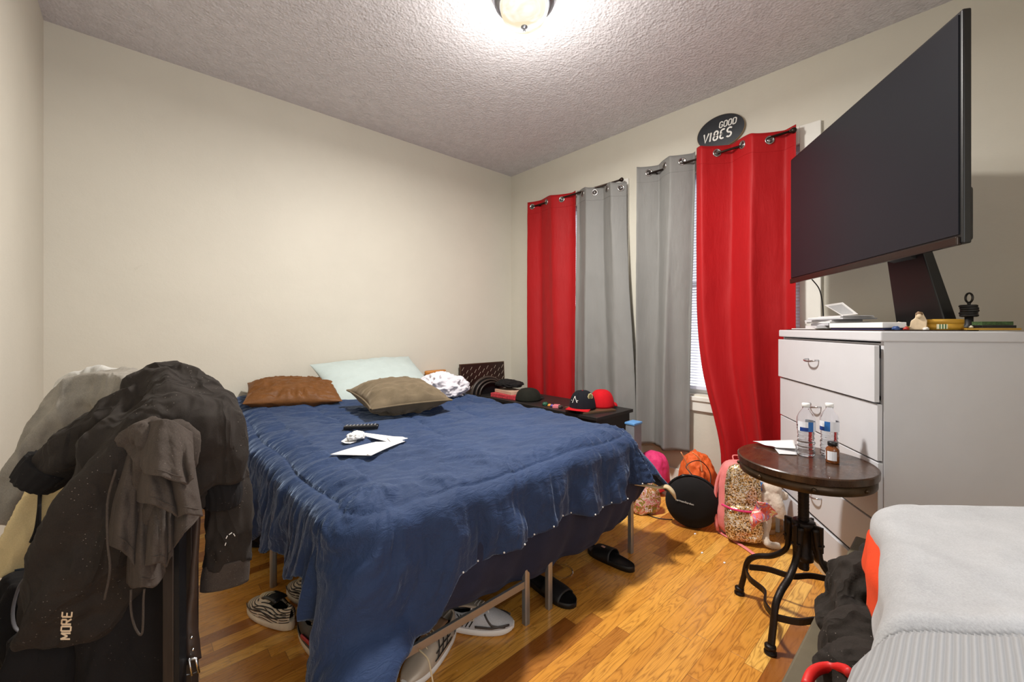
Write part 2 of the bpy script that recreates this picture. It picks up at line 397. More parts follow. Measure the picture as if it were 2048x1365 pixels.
# ================================================================ bed
BX0,BX1,BY0,BY1=0.50,1.97,1.22,3.36     # mattress footprint
ZT=0.655                                # top of the comforter
M_frame=mat('grey_painted_steel',(158,158,156),0.35,0.7,0.05,20)
bed=thing('metal_bed_frame','grey steel folding platform bed frame standing under the blue comforter on the oak floor','bed frame',((BX0+BX1)/2,(BY0+BY1)/2,0))
bx,by=bed.location.x,bed.location.y
g=G(); t=0.0125
x0,x1,y0,y1=0.485-bx,1.965-bx,1.20-by,3.26-by
for a,b in (((x0,y0-t),(x1,y0+t)),((x0,y1-t),(x1,y1+t)),((x0-t,y0),(x0+t,y1)),((x1-t,y0),(x1+t,y1)),((1.24-bx-t,y0),(1.24-bx+t,y1)),((x0,2.16-by-t),(x1,2.16-by+t))):
    g.box((a[0],a[1],0.34),(b[0],b[1],0.365))
for k in range(12): g.box((x0,y0+0.12+k*0.17,0.352),(x1,y0+0.13+k*0.17,0.36))
g.obj('side_rail',M_frame,bed,bevel=0.002)
for lx in (0.477,1.172,1.309,1.955):
    for ly in (1.195,2.16,3.24):
        if lx==0.477 and ly==1.195: lxx=0.56
        else: lxx=lx
        g=G(); r=0.0135; X,Y=lxx-bx,ly-by
        g.prism([(X-r,Y-r*.7),(X-r*.5,Y-r),(X+r*.5,Y-r),(X+r,Y-r*.7),(X+r,Y+r*.7),(X+r*.5,Y+r),(X-r*.5,Y+r),(X-r,Y+r*.7)],0.0,0.345)
        g.obj('leg',M_frame,bed,bevel=0.0015)
g=G()
g.box((0.56-bx,1.195-by-0.006,0.150),(1.172-bx,1.195-by+0.006,0.178)); g.obj('cross_brace',M_frame,bed,bevel=0.001)
for ly in (2.16,3.24):
    for xa,xb in ((0.48,1.17),(1.31,1.95)):
        G().box((xa-bx,ly-by-0.006,0.150),(xb-bx,ly-by+0.006,0.172)).obj('cross_brace',M_frame,bed,bevel=0.001)
M_navy=fabric('navy_bed_sheet',(38,42,62),0.2,420,0.3,0.25)
g=G().box((BX0,BY0,0.368),(BX1,BY1-0.02,0.60)); o=g.obj('mattress',M_navy,bevel=0.05); autosmooth(o)
tag(o,'mattress in a dark navy sheet lying on the grey bed frame under the comforter','mattress')
# --- flat sheet hanging out at the foot end
na,nb=150,30
A=np.zeros((na,nb,3))
for i in range(na):
    u=0.56+(2.14-0.56)*i/(na-1)
    zb=np.interp(u,[0.56,0.73,1.14,1.40,1.9,2.08,2.24],[0.27,0.235,0.172,0.155,0.17,0.22,0.33])
    zb+=0.006*math.sin(u*23)
    for j in range(nb):
        s=j/(nb-1); zt_=0.585-0.16*float(sstep(1.93,2.14,u)); z=zt_-(zt_-zb)*s
        bul=0.045*math.sin(PI*min(1,s*1.15))+0.03*s
        bul+=(0.014*math.sin(u*15+2*s+math.sin(u*5))+0.006*math.sin(u*41+3*s))*s
        bul+=0.10*float(sstep(1.9,2.24,u))*(-0.2)*s
        curl=-0.05*float(sstep(0.86,1.0,s))
        A[i,j]=(u,BY0-0.012-bul-curl*0.6+0.05*float(sstep(1.9,2.14,u)),z)
o=grid(A,M_navy,'flat_sheet',solid=0.003); tag(o,'dark navy flat sheet hanging below the comforter at the foot of the bed','bed sheet')
# --- comforter -------------------------------------------------
def comforter_mat():
    a=N('blue_comforter'); v=a.coord(); c=lin((37,54,86))
    n1=a.noise(v,3.0,4,0.6); n2=a.noise(v,600,2,0.7)
    f=a.math('ADD',a.math('MULTIPLY',n1,0.7),a.math('MULTIPLY',n2,0.3))
    a.l(a.ramp(f,[(0.35,tuple(x*0.85 for x in c)),(0.65,tuple(x*1.1 for x in c))]),a.b.inputs['Base Color'])
    a.b.inputs['Roughness'].default_value=0.72; a.b.inputs['Specular IOR Level'].default_value=0.25
    a.b.inputs['Sheen Weight'].default_value=0.45; a.b.inputs['Sheen Roughness'].default_value=0.35; a.b.inputs['Sheen Tint'].default_value=(.45,.58,.80,1)
    w=a.noise(a.coord((5,16,9)),3.0,4,0.65,0.8)
    a.bump(a.math('ADD',w,a.math('MULTIPLY',a.noise(v,400,2),0.05)),0.5,0.015); return a.m
M_comf=comforter_mat()
M_lining=fabric('beige_comforter_lining',(196,176,140),0.1,300,0.2,0.1)
def comf_surface(a,b,seed=0):
    """flat comforter coordinates -> place; a along the back wall, b towards it"""
    r=0.10
    cx=np.clip(a,BX0+r,BX1-r); cy=np.clip(b,BY0+r,BY1+2)
    dx=a-cx; dy=b-cy; dist=np.sqrt(dx*dx+dy*dy)+1e-9; d=dist-r
    nx,ny=dx/dist,dy/dist
    ang=np.arctan2(dy,dx)
    corner=(np.abs(dx)>1e-6)&(np.abs(dy)>1e-6)
    left=(nx<-0.3); foot=(ny<-0.3); right=(nx>0.3)
    # perimeter coordinate
    q=np.where(np.abs(ny)>np.abs(nx),a,b)
    ca=0.30
    q=b*(np.abs(nx))+a*np.abs(ny)+ang*ca
    Rb=0.085; arc=Rb*PI/2
    th=np.clip(d,0,arc)/Rb
    out=Rb*np.sin(th); down=Rb*(1-np.cos(th))
    e=np.clip(d-arc,0,None)
    lt=np.clip(-nx,0,1); rt=np.clip(nx,0,1); ft=np.clip(-ny,0,1)
    flare=0.10+0.22*lt*ft*4*0.5+0.9*rt*ft*1.0+0.10*rt
    out=out+e*np.sin(np.arctan(flare)); down=down+e*np.cos(np.arctan(flare))
    # folds of the hanging part
    k=sstep(0.02,0.30,d)
    wob=fbm(q*3+seed,d*3,0,3)
    f1=np.sin(q*26+4*wob)*0.020*k
    f2=np.sin(q*11+5*wob+1)*0.030*k*sstep(0.1,0.5,d)
    out=out+f1*(0.45+0.55*ft)+f2
    X=np.where(d>0,cx+nx*(r+out),a); Y=np.where(d>0,cy+ny*(r+out),b)
    Z=ZT-down*np.where(d>0,1,0)
    # puffiness
    ins=sstep(0.0,-0.25,d)
    Z=Z+0.016*fbm(a*3.1,b*3.1,0,5)*1.0+0.012*sstep(0.05,-0.1,d)
    Z=Z+0.05*sstep(2.6,3.25,b)*sstep(1.3,0.5,a)+0.015*sstep(2.2,3.2,b)
    Z=Z-0.02*sstep(0.10,-0.02,np.abs(d+0.0))*0
    # wrinkles
    wx=a+0.06*fbm(a*4,b*4,0,11); wy=b+0.06*fbm(a*4,b*4,0,12)
    rot=0.35
    ra=wx*math.cos(rot)-wy*math.sin(rot); rb=wx*math.sin(rot)+wy*math.cos(rot)
    big=np.maximum(ridge(ra*2.0,rb*7.5,0,21,3),-.2)**1; big=big*np.abs(big)**.3*np.sign(1); med=ridge(ra*6,rb*20,0,31,3)
    msk=0.35+0.65*sstep(-0.2,0.5,fbm(a*2.2,b*2.2,0,41))
    top=sstep(0.08,-0.05,d)
    w=(0.027*big+0.014*med)*msk*top
    # gathers perpendicular to the left border stitching
    gl=sstep(0.50,0.0,np.abs(d+0.02))*lt**0.5
    gl=np.maximum(gl,sstep(0.34,0.0,a-BX0)*(b>BY0+0.15)*0.9)
    qq=q+0.10*(a-BX0)*np.abs(nx)
    gath=0.6*ridge(qq*17+1.8*fbm(a*4,b*4,0,51),a*1.9+3,0,61,2)+0.5*ridge(qq*34+1.0*fbm(a*6,b*6,0,54),a*2.5+3,0,65,2)
    w=w*(1-0.6*gl)+gl*0.019*gath
    gf=sstep(0.16,0.0,np.abs(d-0.0))*ft**0.5*0.7
    w=w+gf*0.024*ridge(q*9+1.5*fbm(a*5,b*5,0,52),d*1.0,0,62,2)*(1-gl)
    gr=sstep(0.22,0.0,np.abs(d-0.05))*rt**0.5
    w=w+gr*0.018*ridge(q*10,d*1.0,0,63,2)
    # vertical pleats on the hanging part
    w=w+0.022*k*(1-0.45*lt*ft*2)*(0.6*ridge(q*15+fbm(q*4,d*5,0,72),d*1.2,0,71,2)+0.5*ridge(q*33,d*2,0,73,2)*sstep(.5,.1,d))
    # stitching
    def groove(x,wd,dp): return -dp*np.exp(-(x/wd)**2)
    st=groove(d-0.035+0.012*np.sin(q*9),0.006,0.010)+groove(d-0.035+0.012*np.sin(q*9),0.035,0.016)
    wv=0.02*fbm(a*5,b*5,0,81)
    for x,ylo,yhi in ((0.86,1.75,3.2),(1.20,1.7,2.45),(1.20,2.6,3.2),(1.56,1.95,2.7),(1.8,2.3,3.1)):
        m=sstep(ylo-0.03,ylo+0.02,b)*sstep(yhi+0.03,yhi-0.02,b)
        st=st+m*(groove(a-x-wv*1.5-0.1*(b-2.2)*(x>1.1),0.006,0.006)+groove(a-x-wv*1.5-0.1*(b-2.2)*(x>1.1),0.03,0.008))
    for y,xlo,xhi in ((1.72,0.9,1.25),(1.95,1.25,1.62),(2.35,1.5,1.85)):
        m=sstep(xlo-0.03,xlo+0.02,a)*sstep(xhi+0.03,xhi-0.02,a)
        st=st+m*(groove(b-y-wv*1.5,0.006,0.006)+groove(b-y-wv*1.5,0.03,0.008))
    w=w+st
    # displacement direction: up on the top, outward on the sides
    tt=np.where(d>0,np.sin(np.clip(th,0,PI/2)),0)
    X=X+nx*w*tt; Y=Y+ny*w*tt; Z=Z+w*(1-tt)
    Z=np.maximum(Z,0.035)
    return X,Y,Z
LA,RA,FA=0.395,0.34,0.315
na,nb=300,330
aa=np.linspace(BX0-LA,BX1+RA,na); bb=np.linspace(BY0-FA,3.33,nb)
Ag,Bg=np.meshgrid(aa,bb,indexing='ij')
# wavering hem: shrink towards the mattress by a slow noise
def hem(a,b):
    fa=BY0-FA; s=np.clip((BY0-b)/FA,0,1)
    b2=np.where(b<BY0,BY0-(BY0-b)*(1+0.03*np.sin(a*9)+0.45*sstep(0.80,0.68,a)*sstep(0.1,0.45,a)+0.25*sstep(0.5,0.35,a)+0.02*np.sin(a*23)-0.22*sstep(1.85,2.1,a)),b)
    a2=np.where(a<BX0,BX0-(BX0-a)*(1+0.08*np.sin(b*8+1)+0.05*np.sin(b*21)+0.45*sstep(1.36,1.20,b)-0.22*sstep(1.28,1.42,b)*sstep(1.95,1.7,b)+0.18*sstep(1.9,2.2,b)),a)
    return a2,b2
Aw,Bw=hem(Ag,Bg)
X,Y,Z=comf_surface(Aw,Bw)
o=grid(np.stack([X,Y,Z],-1),M_comf,'comforter',solid=0.016,off=-1)
tag(o,'navy blue quilted comforter spread over the bed, one corner hanging to the floor','comforter')
comforter=o
M_white=mat('white_plastic',(232,232,230),0.4,var=0.03)
for u in np.arange(0.80,1.95,0.085):
    a_,b_=hem(np.array([u]),np.array([BY0-FA])); x,y,z=comf_surface(a_,b_)
    g=G().sphere((x[0],y[0]-0.004,z[0]+0.008),0.0035,8,6); g.obj('snap_button',M_white,comforter,True)
# folded-over corner showing the lining (a tied strip at the right foot corner)
tip=Vector((float(X[-1,0]),float(Y[-1,0]),float(Z[-1,0])))
P=[atZ(1262,968,2.17),atZ(1292,972,2.19),atZ(1318,976,2.20),atZ(1333,974,2.19),atZ(1345,985,2.18),atZ(1352,1000,2.17)]
g=G().tube(bez(P,24),[0.010,0.011,0.012,0.013,0.014,0.016,0.018,0.016,0.014,0.015,0.018,0.02,0.022,0.024,0.025,0.026,0.025,0.022,0.018,0.012,0.004][:len(bez(P,24))] if len(bez(P,24))<=21 else 0.016,12,flat=0.45)
g.obj('lining_tie',M_lining,comforter,True)
# ================================================================ pillows and things on the bed
def ztop(x,y):
    a_,b_=np.array([x]),np.array([y]); r=comf_surface(a_,b_); return float(r[2][0])
def pillow(name,w,h,t,m,pw=2.3,seed=0,wr=0.006,seam=None,pinch=0.06,n=64,wfreq=7):
    s=np.linspace(-1,1,n); S,Tt=np.meshgrid(s,s,indexing='ij')
    S=np.sin(S*PI/2); Tt=np.sin(Tt*PI/2)
    prof=(1-np.abs(S)**pw)**0.55*(1-np.abs(Tt)**pw)**0.55
    X=S*w/2*(1-pinch*(1-Tt**2)*0.9*np.abs(S)**2); Yy=Tt*h/2*(1-pinch*(1-S**2)*0.9*np.abs(Tt)**2)
    ed=np.maximum(np.abs(S),np.abs(Tt)); ang=np.arctan2(Tt,S)
    out=[]
    for sg in (1,-1):
        wrn=wr*ridge(S*wfreq*0.35+seed,Tt*wfreq+0*S,0,seed+5,3)+wr*1.2*ridge(ang*5+seed,ed*1.2,0,seed+9,2)*sstep(0.25,0.85,ed)
        z=sg*(prof*t/2+wrn*np.clip(prof*2,0,1))
        out.append(np.stack([X,Yy,z],-1))
    v=np.concatenate([out[0].reshape(-1,3),out[1].reshape(-1,3)]); nn=n*n; f=[]
    for i in range(n-1):
        for j in range(n-1):
            a,b,c,d=i*n+j,(i+1)*n+j,(i+1)*n+j+1,i*n+j+1
            f.append((a,b,c,d)); f.append((nn+a,nn+d,nn+c,nn+b))
    o=mo(name,v,f,m,None,True)
    bm=bmesh.new(); bm.from_mesh(o.data); bmesh.ops.remove_doubles(bm,verts=bm.verts,dist=1e-5); bm.to_mesh(o.data); bm.free(); o.data.shade_smooth()
    return o,(X,Yy)
def edge_loop(w,h,pinch,n=24):
    P=[]
    for (sx0,sy0,sx1,sy1) in ((-1,-1,1,-1),(1,-1,1,1),(1,1,-1,1),(-1,1,-1,-1)):
        for k in range(n):
            t=k/n; S=sx0+(sx1-sx0)*t; T_=sy0+(sy1-sy0)*t
            P.append(Vector((S*w/2*(1-pinch*(1-T_**2)*0.9*S*S),T_*h/2*(1-pinch*(1-S*S)*0.9*T_*T_),0)))
    P.append(P[0]); return P
M_pw=fabric('pale_mint_cotton',(178,190,187),0.05,350,0.2,0.1)
o,_=pillow('pillow',0.86,0.50,0.17,M_pw,seed=3,wr=0.006,wfreq=3)
Mx=frame((1.41,3.10,0.80),(1,0.10,0.02),(-0.02,0.42,0.27)); o.matrix_world=Mx
tag(o,'long pale mint white pillow leaning against the back wall at the head of the bed','pillow')
M_br=fabric('rust_brown_satin',(104,66,32),0.25,200,0.4,0.15,rough=0.55)
o,_=pillow('pillow',0.56,0.46,0.15,M_br,seed=8,wr=0.016,wfreq=11)
Mx=frame((0.80,3.06,0.765),(1,-0.22,-0.06),(0.25,0.62,0.10)); o.matrix_world=Mx
tag(o,'wrinkled rust brown pillow lying at the far left corner of the bed','pillow')
M_vel=fabric('olive_brown_velvet',(96,84,66),0.2,300,0.3,0.7)
o,_=pillow('throw_cushion',0.50,0.48,0.19,M_vel,seed=15,wr=0.011,pinch=0.10,wfreq=5)
cush=o; Mx=frame((1.235,2.42,0.775),(0.93,0.02,0.0),(0.05,1,0.06)); 
Mx=frame((1.24,2.40,0.765),c2w(0.95,-0.42,0.0),c2w(0.42,0.9,0.10)); Mx=frame((1.24,2.42,0.772),(0.99,-0.10,0.0),(0.1,0.99,0.10)); o.matrix_world=Mx
tag(o,'square olive brown velvet cushion with piped edge lying in front of the pale pillow','cushion')
g=G().tube(edge_loop(0.502,0.482,0.10),0.006,8,cap=False); g.obj('piping',M_vel,cush,True)
# crumpled white cloth
def crumple(name,c,r,sz,m,seed,amp=0.03,n=70):
    th=np.linspace(0,PI,n); ph=np.linspace(0,2*PI,2*n)
    T_,P_=np.meshgrid(th,ph,indexing='ij')
    x,y,z=np.sin(T_)*np.cos(P_),np.sin(T_)*np.sin(P_),np.cos(T_)
    d=1+0.22*fbm(x*1.5+seed,y*1.5,z*1.5,seed)*1.3+amp/r*ridge(x*2.6+seed+fbm(x*3,y*3,z*3,4)*0.6,y*2.6,z*2.6,seed+2,4)
    A=np.stack([x*d*r*sz[0],y*d*r*sz[1],np.maximum(z*d*r*sz[2],-r*sz[2]*0.45)],-1)
    o=grid(A,m,name); o.location=c; return o
M_wc=fabric('white_cotton_shirt',(204,200,205),0.06,300,0.2,0.1)
p=atZ(885,772,3.12)
o=crumple('crumpled_shirt',(p.x,p.y,0.735),0.165,(1.05,0.85,0.62),M_wc,4,0.05); tag(o,'crumpled white shirt heaped on the bed right of the pale pillow','clothing')
# remote control
q0=atz(688,849,0.70); q1=atz(757,846,0.70)
zr=max(ztop(q0.x+(q1.x-q0.x)*t,q0.y+(q1.y-q0.y)*t) for t in np.linspace(0,1,9))+0.010
rc=thing('remote_control','slim black television remote lying on the blue comforter in front of the cushion','remote control',(0,0,0))
mid=(q0+q1)/2; d=(q1-q0).normalized(); rc.location=(mid.x,mid.y,zr); rc.rotation_euler=(0,0,math.atan2(d.y,d.x))
M_blk=mat('black_plastic',(18,18,20),0.35,var=0.1); M_btn=mat('grey_rubber_button',(120,120,122),0.6)
L=(q1-q0).length
g=G().box((-L/2,-0.02,-0.009),(L/2,0.02,0.009)); g.obj('remote_body',M_blk,rc,bevel=0.005)
for i in range(9):
    for j in range(3):
        g=G().lathe([(0.0001,0),(0.0042,0),(0.0042,0.0028),(0.0001,0.003)],10,(-L/2+0.014+i*0.0175,-0.012+j*0.012,0.009)); g.obj('button',M_btn,rc,True)
# envelopes
M_env=mat('white_paper',(232,231,230),0.6,var=0.02)
M_envsh=mat('grey_printed_paper',(176,176,176),0.6,var=0.05,vs=200)
def env(pts,z,name,label,flapfrac):
    P=[atz(px,py,z) for px,py in pts]
    g=G(); n=24
    A=np.zeros((n,n,3))
    for i in range(n):
        for j in range(n):
            s,t=i/(n-1),j/(n-1)
            p=(P[0]*(1-s)+P[1]*s)*(1-t)+(P[3]*(1-s)+P[2]*s)*t
            A[i,j]=(p.x,p.y,max(ztop(p.x,p.y),z-0.02)+0.008)
    # planar fit
    a=np.c_[A[...,0].ravel(),A[...,1].ravel(),np.ones(n*n)]; k,_,_,_=np.linalg.lstsq(a,A[...,2].ravel(),rcond=None)
    off=(A[...,2].ravel()-a@k).max()*0.8-0.004+(0.004 if 'torn' in label else 0)
    A[...,2]=(a@k).reshape(n,n)+off+0.003*np.sin(np.linspace(0,PI,n))[:,None]
    o=grid(A,M_env,name,solid=0.0018); tag(o,label,'envelope')
    fr=np.array([A[int((n-1)*0.0),0],A[n-1,0]]) 
    # flap crease: a narrow strip along one long edge
    B=np.zeros((n,3,3))
    for i in range(n):
        for j in range(3):
            t=j/2*flapfrac[0] if flapfrac[1]==0 else 1-j/2*flapfrac[0]*(0.35+0.65*math.sin(PI*i/(n-1)))
            f=t*(n-1); j0=int(min(n-2,math.floor(f))); w=f-j0
            B[i,j]=A[i,j0]*(1-w)+A[i,j0+1]*w; B[i,j,2]+=0.0016+0.003*(j==2)
    grid(B,M_env,'flap',o,solid=0.0007); return o,A
env([(660,914.8),(751,886.5),(810,891),(742,927.5)],0.675,'envelope','sealed white envelope nearest the foot of the bed on the blue comforter',(0.28,1))
o,A=env([(712,868),(722,865),(815.6,877.3),(790,888)],0.685,'envelope','torn open white envelope beside the remote control on the comforter',(0.3,1))
P=[(682,878.6),(695,870),(712,869),(716,872),(712,879),(700,882.5),(690,882)]
o=None
# torn crumpled end
c=atz(712,874,0.695); o=crumple('crumpled_paper',(c.x,c.y,max(ztop(c.x+dx_,c.y+dy_) for dx_ in (-.03,0,.03) for dy_ in (-.03,0,.03))+0.016),0.032,(1.1,0.8,0.6),M_env,9,0.016,30)
tag(o,'small torn scrap of white paper crumpled at the end of the opened envelope','paper')
c=atz(697,877,0.69); vv=[atz(px,py,0.69) for px,py in P]
g=G(); z0=max(ztop(p.x,p.y) for p in vv)+0.004; g.prism([(p.x,p.y) for p in vv][::-1],z0,z0+0.0015); tag(g.obj('paper_slip',M_env),'rounded slip of white paper sticking out left of the torn envelope','paper')
# ================================================================ dresser
M_lam=mat('white_laminate',(205,205,208),0.45,var=0.02,bump=0.03,bs=200)
M_gap=mat('dark_gap',(40,38,34),0.8)
DX0,DZ0=1.414,1.568; DW=0.897; DH=1.187; DD=0.428
dn=c2w(DX0,DZ0); dfar=c2w(DX0+0.2166*DW,DZ0+0.9763*DW)
es=(dfar-dn).normalized(); eq=c2w(0.9763,-0.2166).normalized()
def D(s,q,z): return dn+es*s+eq*q+Vector((0,0,z))
DM=frame(dn,es,eq)                      # x along the front, y into the depth; z comes out up or down
DM=Matrix([[es.x,eq.x,0,dn.x],[es.y,eq.y,0,dn.y],[0,0,1,0],[0,0,0,1]])
if es.cross(eq).z<0: FLIP=True
else: FLIP=False
def Ds(px,q):                           # position along the front seen at column px, at depth q
    r=(px-CX)/F; return ((DX0+0.9763*q)-(DZ0-0.2166*q)*r)/(0.9763*r-0.2166)
def Dq(px,s):
    r=(px-CX)/F; return ((DZ0+0.9763*s)*r-(DX0+0.2166*s))/(0.9763+0.2166*r)
def Dz(py,s,q):                         # height of a point seen at row py
    Z=DZ0+0.9763*s-0.2166*q; return EYE-(py-HY)/F*Z
dr=thing('chest_of_drawers','tall white laminate dresser with five drawers standing in the right corner','dresser',(0,0,0))
angD=math.atan2(es.y,es.x)
dr.location=dn; dr.rotation_euler=(0,0,angD)      # local x = es, local y = es rotated +90 = -eq
def L(s,q,z): return (s,-q,z)
def lbox(g,s0,s1,q0,q1,z0,z1,mi=0): return g.box((s0,-q1,z0),(s1,-q0,z1),mi=mi)
g=G()
lbox(g,0,0.018,0,DD,0.0,DH-0.04); lbox(g,DW-0.018,DW,0,DD,0.0,DH-0.04); lbox(g,0.018,DW-0.018,DD-0.012,DD,0.02,DH-0.04); lbox(g,0.018,DW-0.018,0.02,DD-0.012,0.06,0.078)
for k in range(5): lbox(g,0.018,DW-0.018,0.004,DD-0.012,1.13-0.222*k-0.0,1.14-0.222*k)
g.obj('carcass',M_lam,dr)
g=G(); lbox(g,-0.012,DW+0.02,-0.018,DD,DH-0.04,DH); g.obj('top_panel',M_lam,dr,bevel=0.006)
g=G(); lbox(g,0.018,DW-0.018,0.0,0.018,0.0,0.07); g.obj('toe_kick',mat('cream_base_wood',(196,176,142),0.5),dr)
M_chr=mat('satin_chrome',(190,190,192),0.25,1.0,0.04)
zt=[1.132,0.907,0.683,0.450,0.243]; zb=[0.914,0.690,0.458,0.262,0.075]; qo=[-0.030,-0.020,-0.018,-0.018,-0.018]; tilt=[0.012,0,0,0,-0.0]
for k in range(5):
    g=G(); lbox(g,0.004,DW-0.006,qo[k],qo[k]+0.018,zb[k]+(0.0),zt[k]); lbox(g,0.03,DW-0.03,qo[k]+0.018,0.36,zb[k]+0.02,zb[k]+0.03)
    lbox(g,0.03,0.042,qo[k]+0.018,0.36,zb[k]+0.02,zt[k]-0.05); lbox(g,DW-0.042,DW-0.03,qo[k]+0.018,0.36,zb[k]+0.02,zt[k]-0.05)
    d_=g.obj('drawer',M_lam,dr,bevel=0.002)
    if k==4: hz=None
    hz=(zb[k]+zt[k])/2+0.02; hs=0.47
    P=[(hs-0.05,-qo[k]+0.0,hz),(hs-0.048,-qo[k]+0.018,hz-0.002),(hs-0.03,-qo[k]+0.028,hz-0.006),(hs,-qo[k]+0.031,hz-0.008),(hs+0.03,-qo[k]+0.028,hz-0.006),(hs+0.048,-qo[k]+0.018,hz-0.002),(hs+0.05,-qo[k],hz)]
    g=G().tube(bez(P,30),0.0042,8); g.obj('handle',M_chr,d_,True)
# ---------------------------------------------------------------- television
M_tvb=mat('glossy_black_bezel',(14,13,13),0.4,var=0.05); M_scr=mat('black_screen',(32,33,38),0.35,var=0.02,spec=0.2)
H=0.735
tl=(2.251*H,3.34*H); trr=(1.912*H,1.755*H)
pr_=c2w(*trr); pl_=c2w(*tl); tw=(pl_-pr_).length; ex=(pl_-pr_).normalized(); back=Vector((ex.y,-ex.x,0)); 
if back.dot(eq)<0: back=-back
zb_=EYE+(656-567)/F*tl[1]
tv=thing('television','large flat black television turned towards the bed on top of the white dresser','television',(pr_+pl_)/2+Vector((0,0,DH)))
tv.rotation_euler=(0,0,math.atan2(ex.y,ex.x)); sgn=1 if Vector((-ex.y,ex.x,0)).dot(back)>0 else -1
zz=zb_-DH
def tb(g,x0,x1,q0,q1,z0,z1): 
    a,b=sorted((sgn*q0,sgn*q1)); return g.box((x0,a,z0),(x1,b,z1))
w2=tw/2
g=G(); tb(g,-w2,w2,0.004,0.028,zz,zz+H); g.obj('bezel',M_tvb,tv,bevel=0.005)
g=G(); tb(g,-w2+0.012,w2-0.012,0.0,0.006,zz+0.03,zz+H-0.012); g.obj('screen',M_scr,tv)
g=G(); tb(g,-w2+0.01,w2-0.01,-0.006,0.01,zz-0.004,zz+0.024); g.obj('bottom_trim',mat('dark_bronze_trim',(58,48,42),0.25,0.6),tv,bevel=0.004)
g=G(); tb(g,-w2+0.02,w2-0.06,0.028,0.05,zz+0.01,zz+0.42*H*0.6); g.obj('rear_housing',M_tvb,tv,bevel=0.015)
# stand: slanted neck plate with folded side and a foot
def TL(s,q,z):                         # dresser coords -> tv local
    p=D(s,q,z); M=Matrix.LocRotScale(tv.location,tv.rotation_euler,None).inverted(); return M@p
g=G(); zn0=DH+0.02; zn1=zb_+0.06
a_=[TL(0.445,0.262,zn1),TL(0.224,0.262,zn1),TL(0.155,0.30,zn0),TL(0.441,0.30,zn0)]
b_=[TL(0.445,0.30,zn1),TL(0.224,0.30,zn1),TL(0.155,0.345,zn0),TL(0.441,0.345,zn0)]
g.add(a_+b_,[(0,1,2,3),(7,6,5,4),(0,4,5,1),(1,5,6,2),(2,6,7,3),(3,7,4,0)]); g.obj('stand_neck',M_tvb,tv,bevel=0.004)
g=G(); c0=[TL(0.46,0.24,DH),TL(0.14,0.24,DH),TL(0.14,0.40,DH),TL(0.46,0.40,DH)]
g.add([p for p in c0]+[p+Vector((0,0,0.022)) for p in c0],[(3,2,1,0),(4,5,6,7),(0,1,5,4),(1,2,6,5),(2,3,7,6),(3,0,4,7)]); g.obj('stand_foot',M_tvb,tv,bevel=0.004)
g=G(); c0=[TL(0.40,0.10,zb_+0.10),TL(0.26,0.10,zb_+0.10),TL(0.26,0.27,zb_+0.03),TL(0.40,0.27,zb_+0.03)]
g.add([p for p in c0]+[p+Vector((0,0,0.05)) for p in c0],[(3,2,1,0),(4,5,6,7),(0,1,5,4),(1,2,6,5),(2,3,7,6),(3,0,4,7)]); g.obj('mount_arm',M_tvb,tv)
# cable
kx=Ds(1650,0.2)
P=[TL(kx,0.13,zb_+0.02),TL(kx,0.17,zb_-0.04),TL(kx+0.008,0.19,zb_-0.12),TL(kx+0.012,0.20,DH+0.05),TL(kx+0.012,0.21,DH+0.006)]
g=G().tube(bez(P,20),0.0032,8); g.obj('power_cable',M_blk,tv,True)
# ---------------------------------------------------------------- things on the dresser
M_mat=mat('dark_leather_mat',(48,34,26),0.6,bump=0.3,bs=120)
def dbox(name,s0,s1,q0,q1,z0,z1,m,label,cat,group=None,rot=0.0,bevel=0.001):
    cs,cq=(s0+s1)/2,(q0+q1)/2; r=thing if False else None
    g=G().box((-(s1-s0)/2,-(q1-q0)/2,0),((s1-s0)/2,(q1-q0)/2,z1-z0)); o=g.obj(name,m,None,bevel=bevel)
    o.location=D(cs,cq,z0); o.rotation_euler=(0,0,angD+rot); tag(o,label,cat,group); return o
dbox('desk_mat',0.004,0.87,0.004,0.265,DH,DH+0.004,M_mat,'thin dark brown mat along the front of the dresser top','mat')
ZM=DH+0.0045
rp=random.Random(3)
z=ZM; whites=[mat('paper_a',(226,224,222),0.6,var=0.03),mat('paper_b',(206,204,206),0.6,var=0.03),mat('paper_c',(186,186,190),0.6,var=0.04)]
labs=['lowest loose sheet of the paper pile at the far end of the dresser top','thin folded mail near the bottom of the paper pile on the dresser','crumpled looking white letter low in the paper pile on the dresser','wide white sheet in the middle of the paper pile on the dresser','greyish envelope above the middle of the paper pile on the dresser','white letter near the top of the paper pile on the dresser','thin grey leaflet just under the leaning card on the paper pile','topmost flat white sheet of the paper pile on the dresser']
sizes=[(0.30,0.19,0.005),(0.25,0.17,0.013),(0.24,0.15,0.012),(0.27,0.17,0.007),(0.24,0.14,0.009),(0.25,0.16,0.006),(0.27,0.15,0.006),(0.21,0.13,0.004)]
for i,(w,d,h) in enumerate(sizes):
    s=0.66+rp.uniform(-0.04,0.04)-0.012*(i>3)*i; q=0.13+rp.uniform(-0.015,0.015)
    if i==0: s=0.73
    o=dbox('sheet_of_paper',s-w/2,s+w/2,q-d/2,q+d/2,z,z+h,whites[i%3],labs[i],'paper','papers piled on the dresser',rp.uniform(-0.25,0.25)*(i>0),0.0005)
    z+=h+0.0008
zp=z
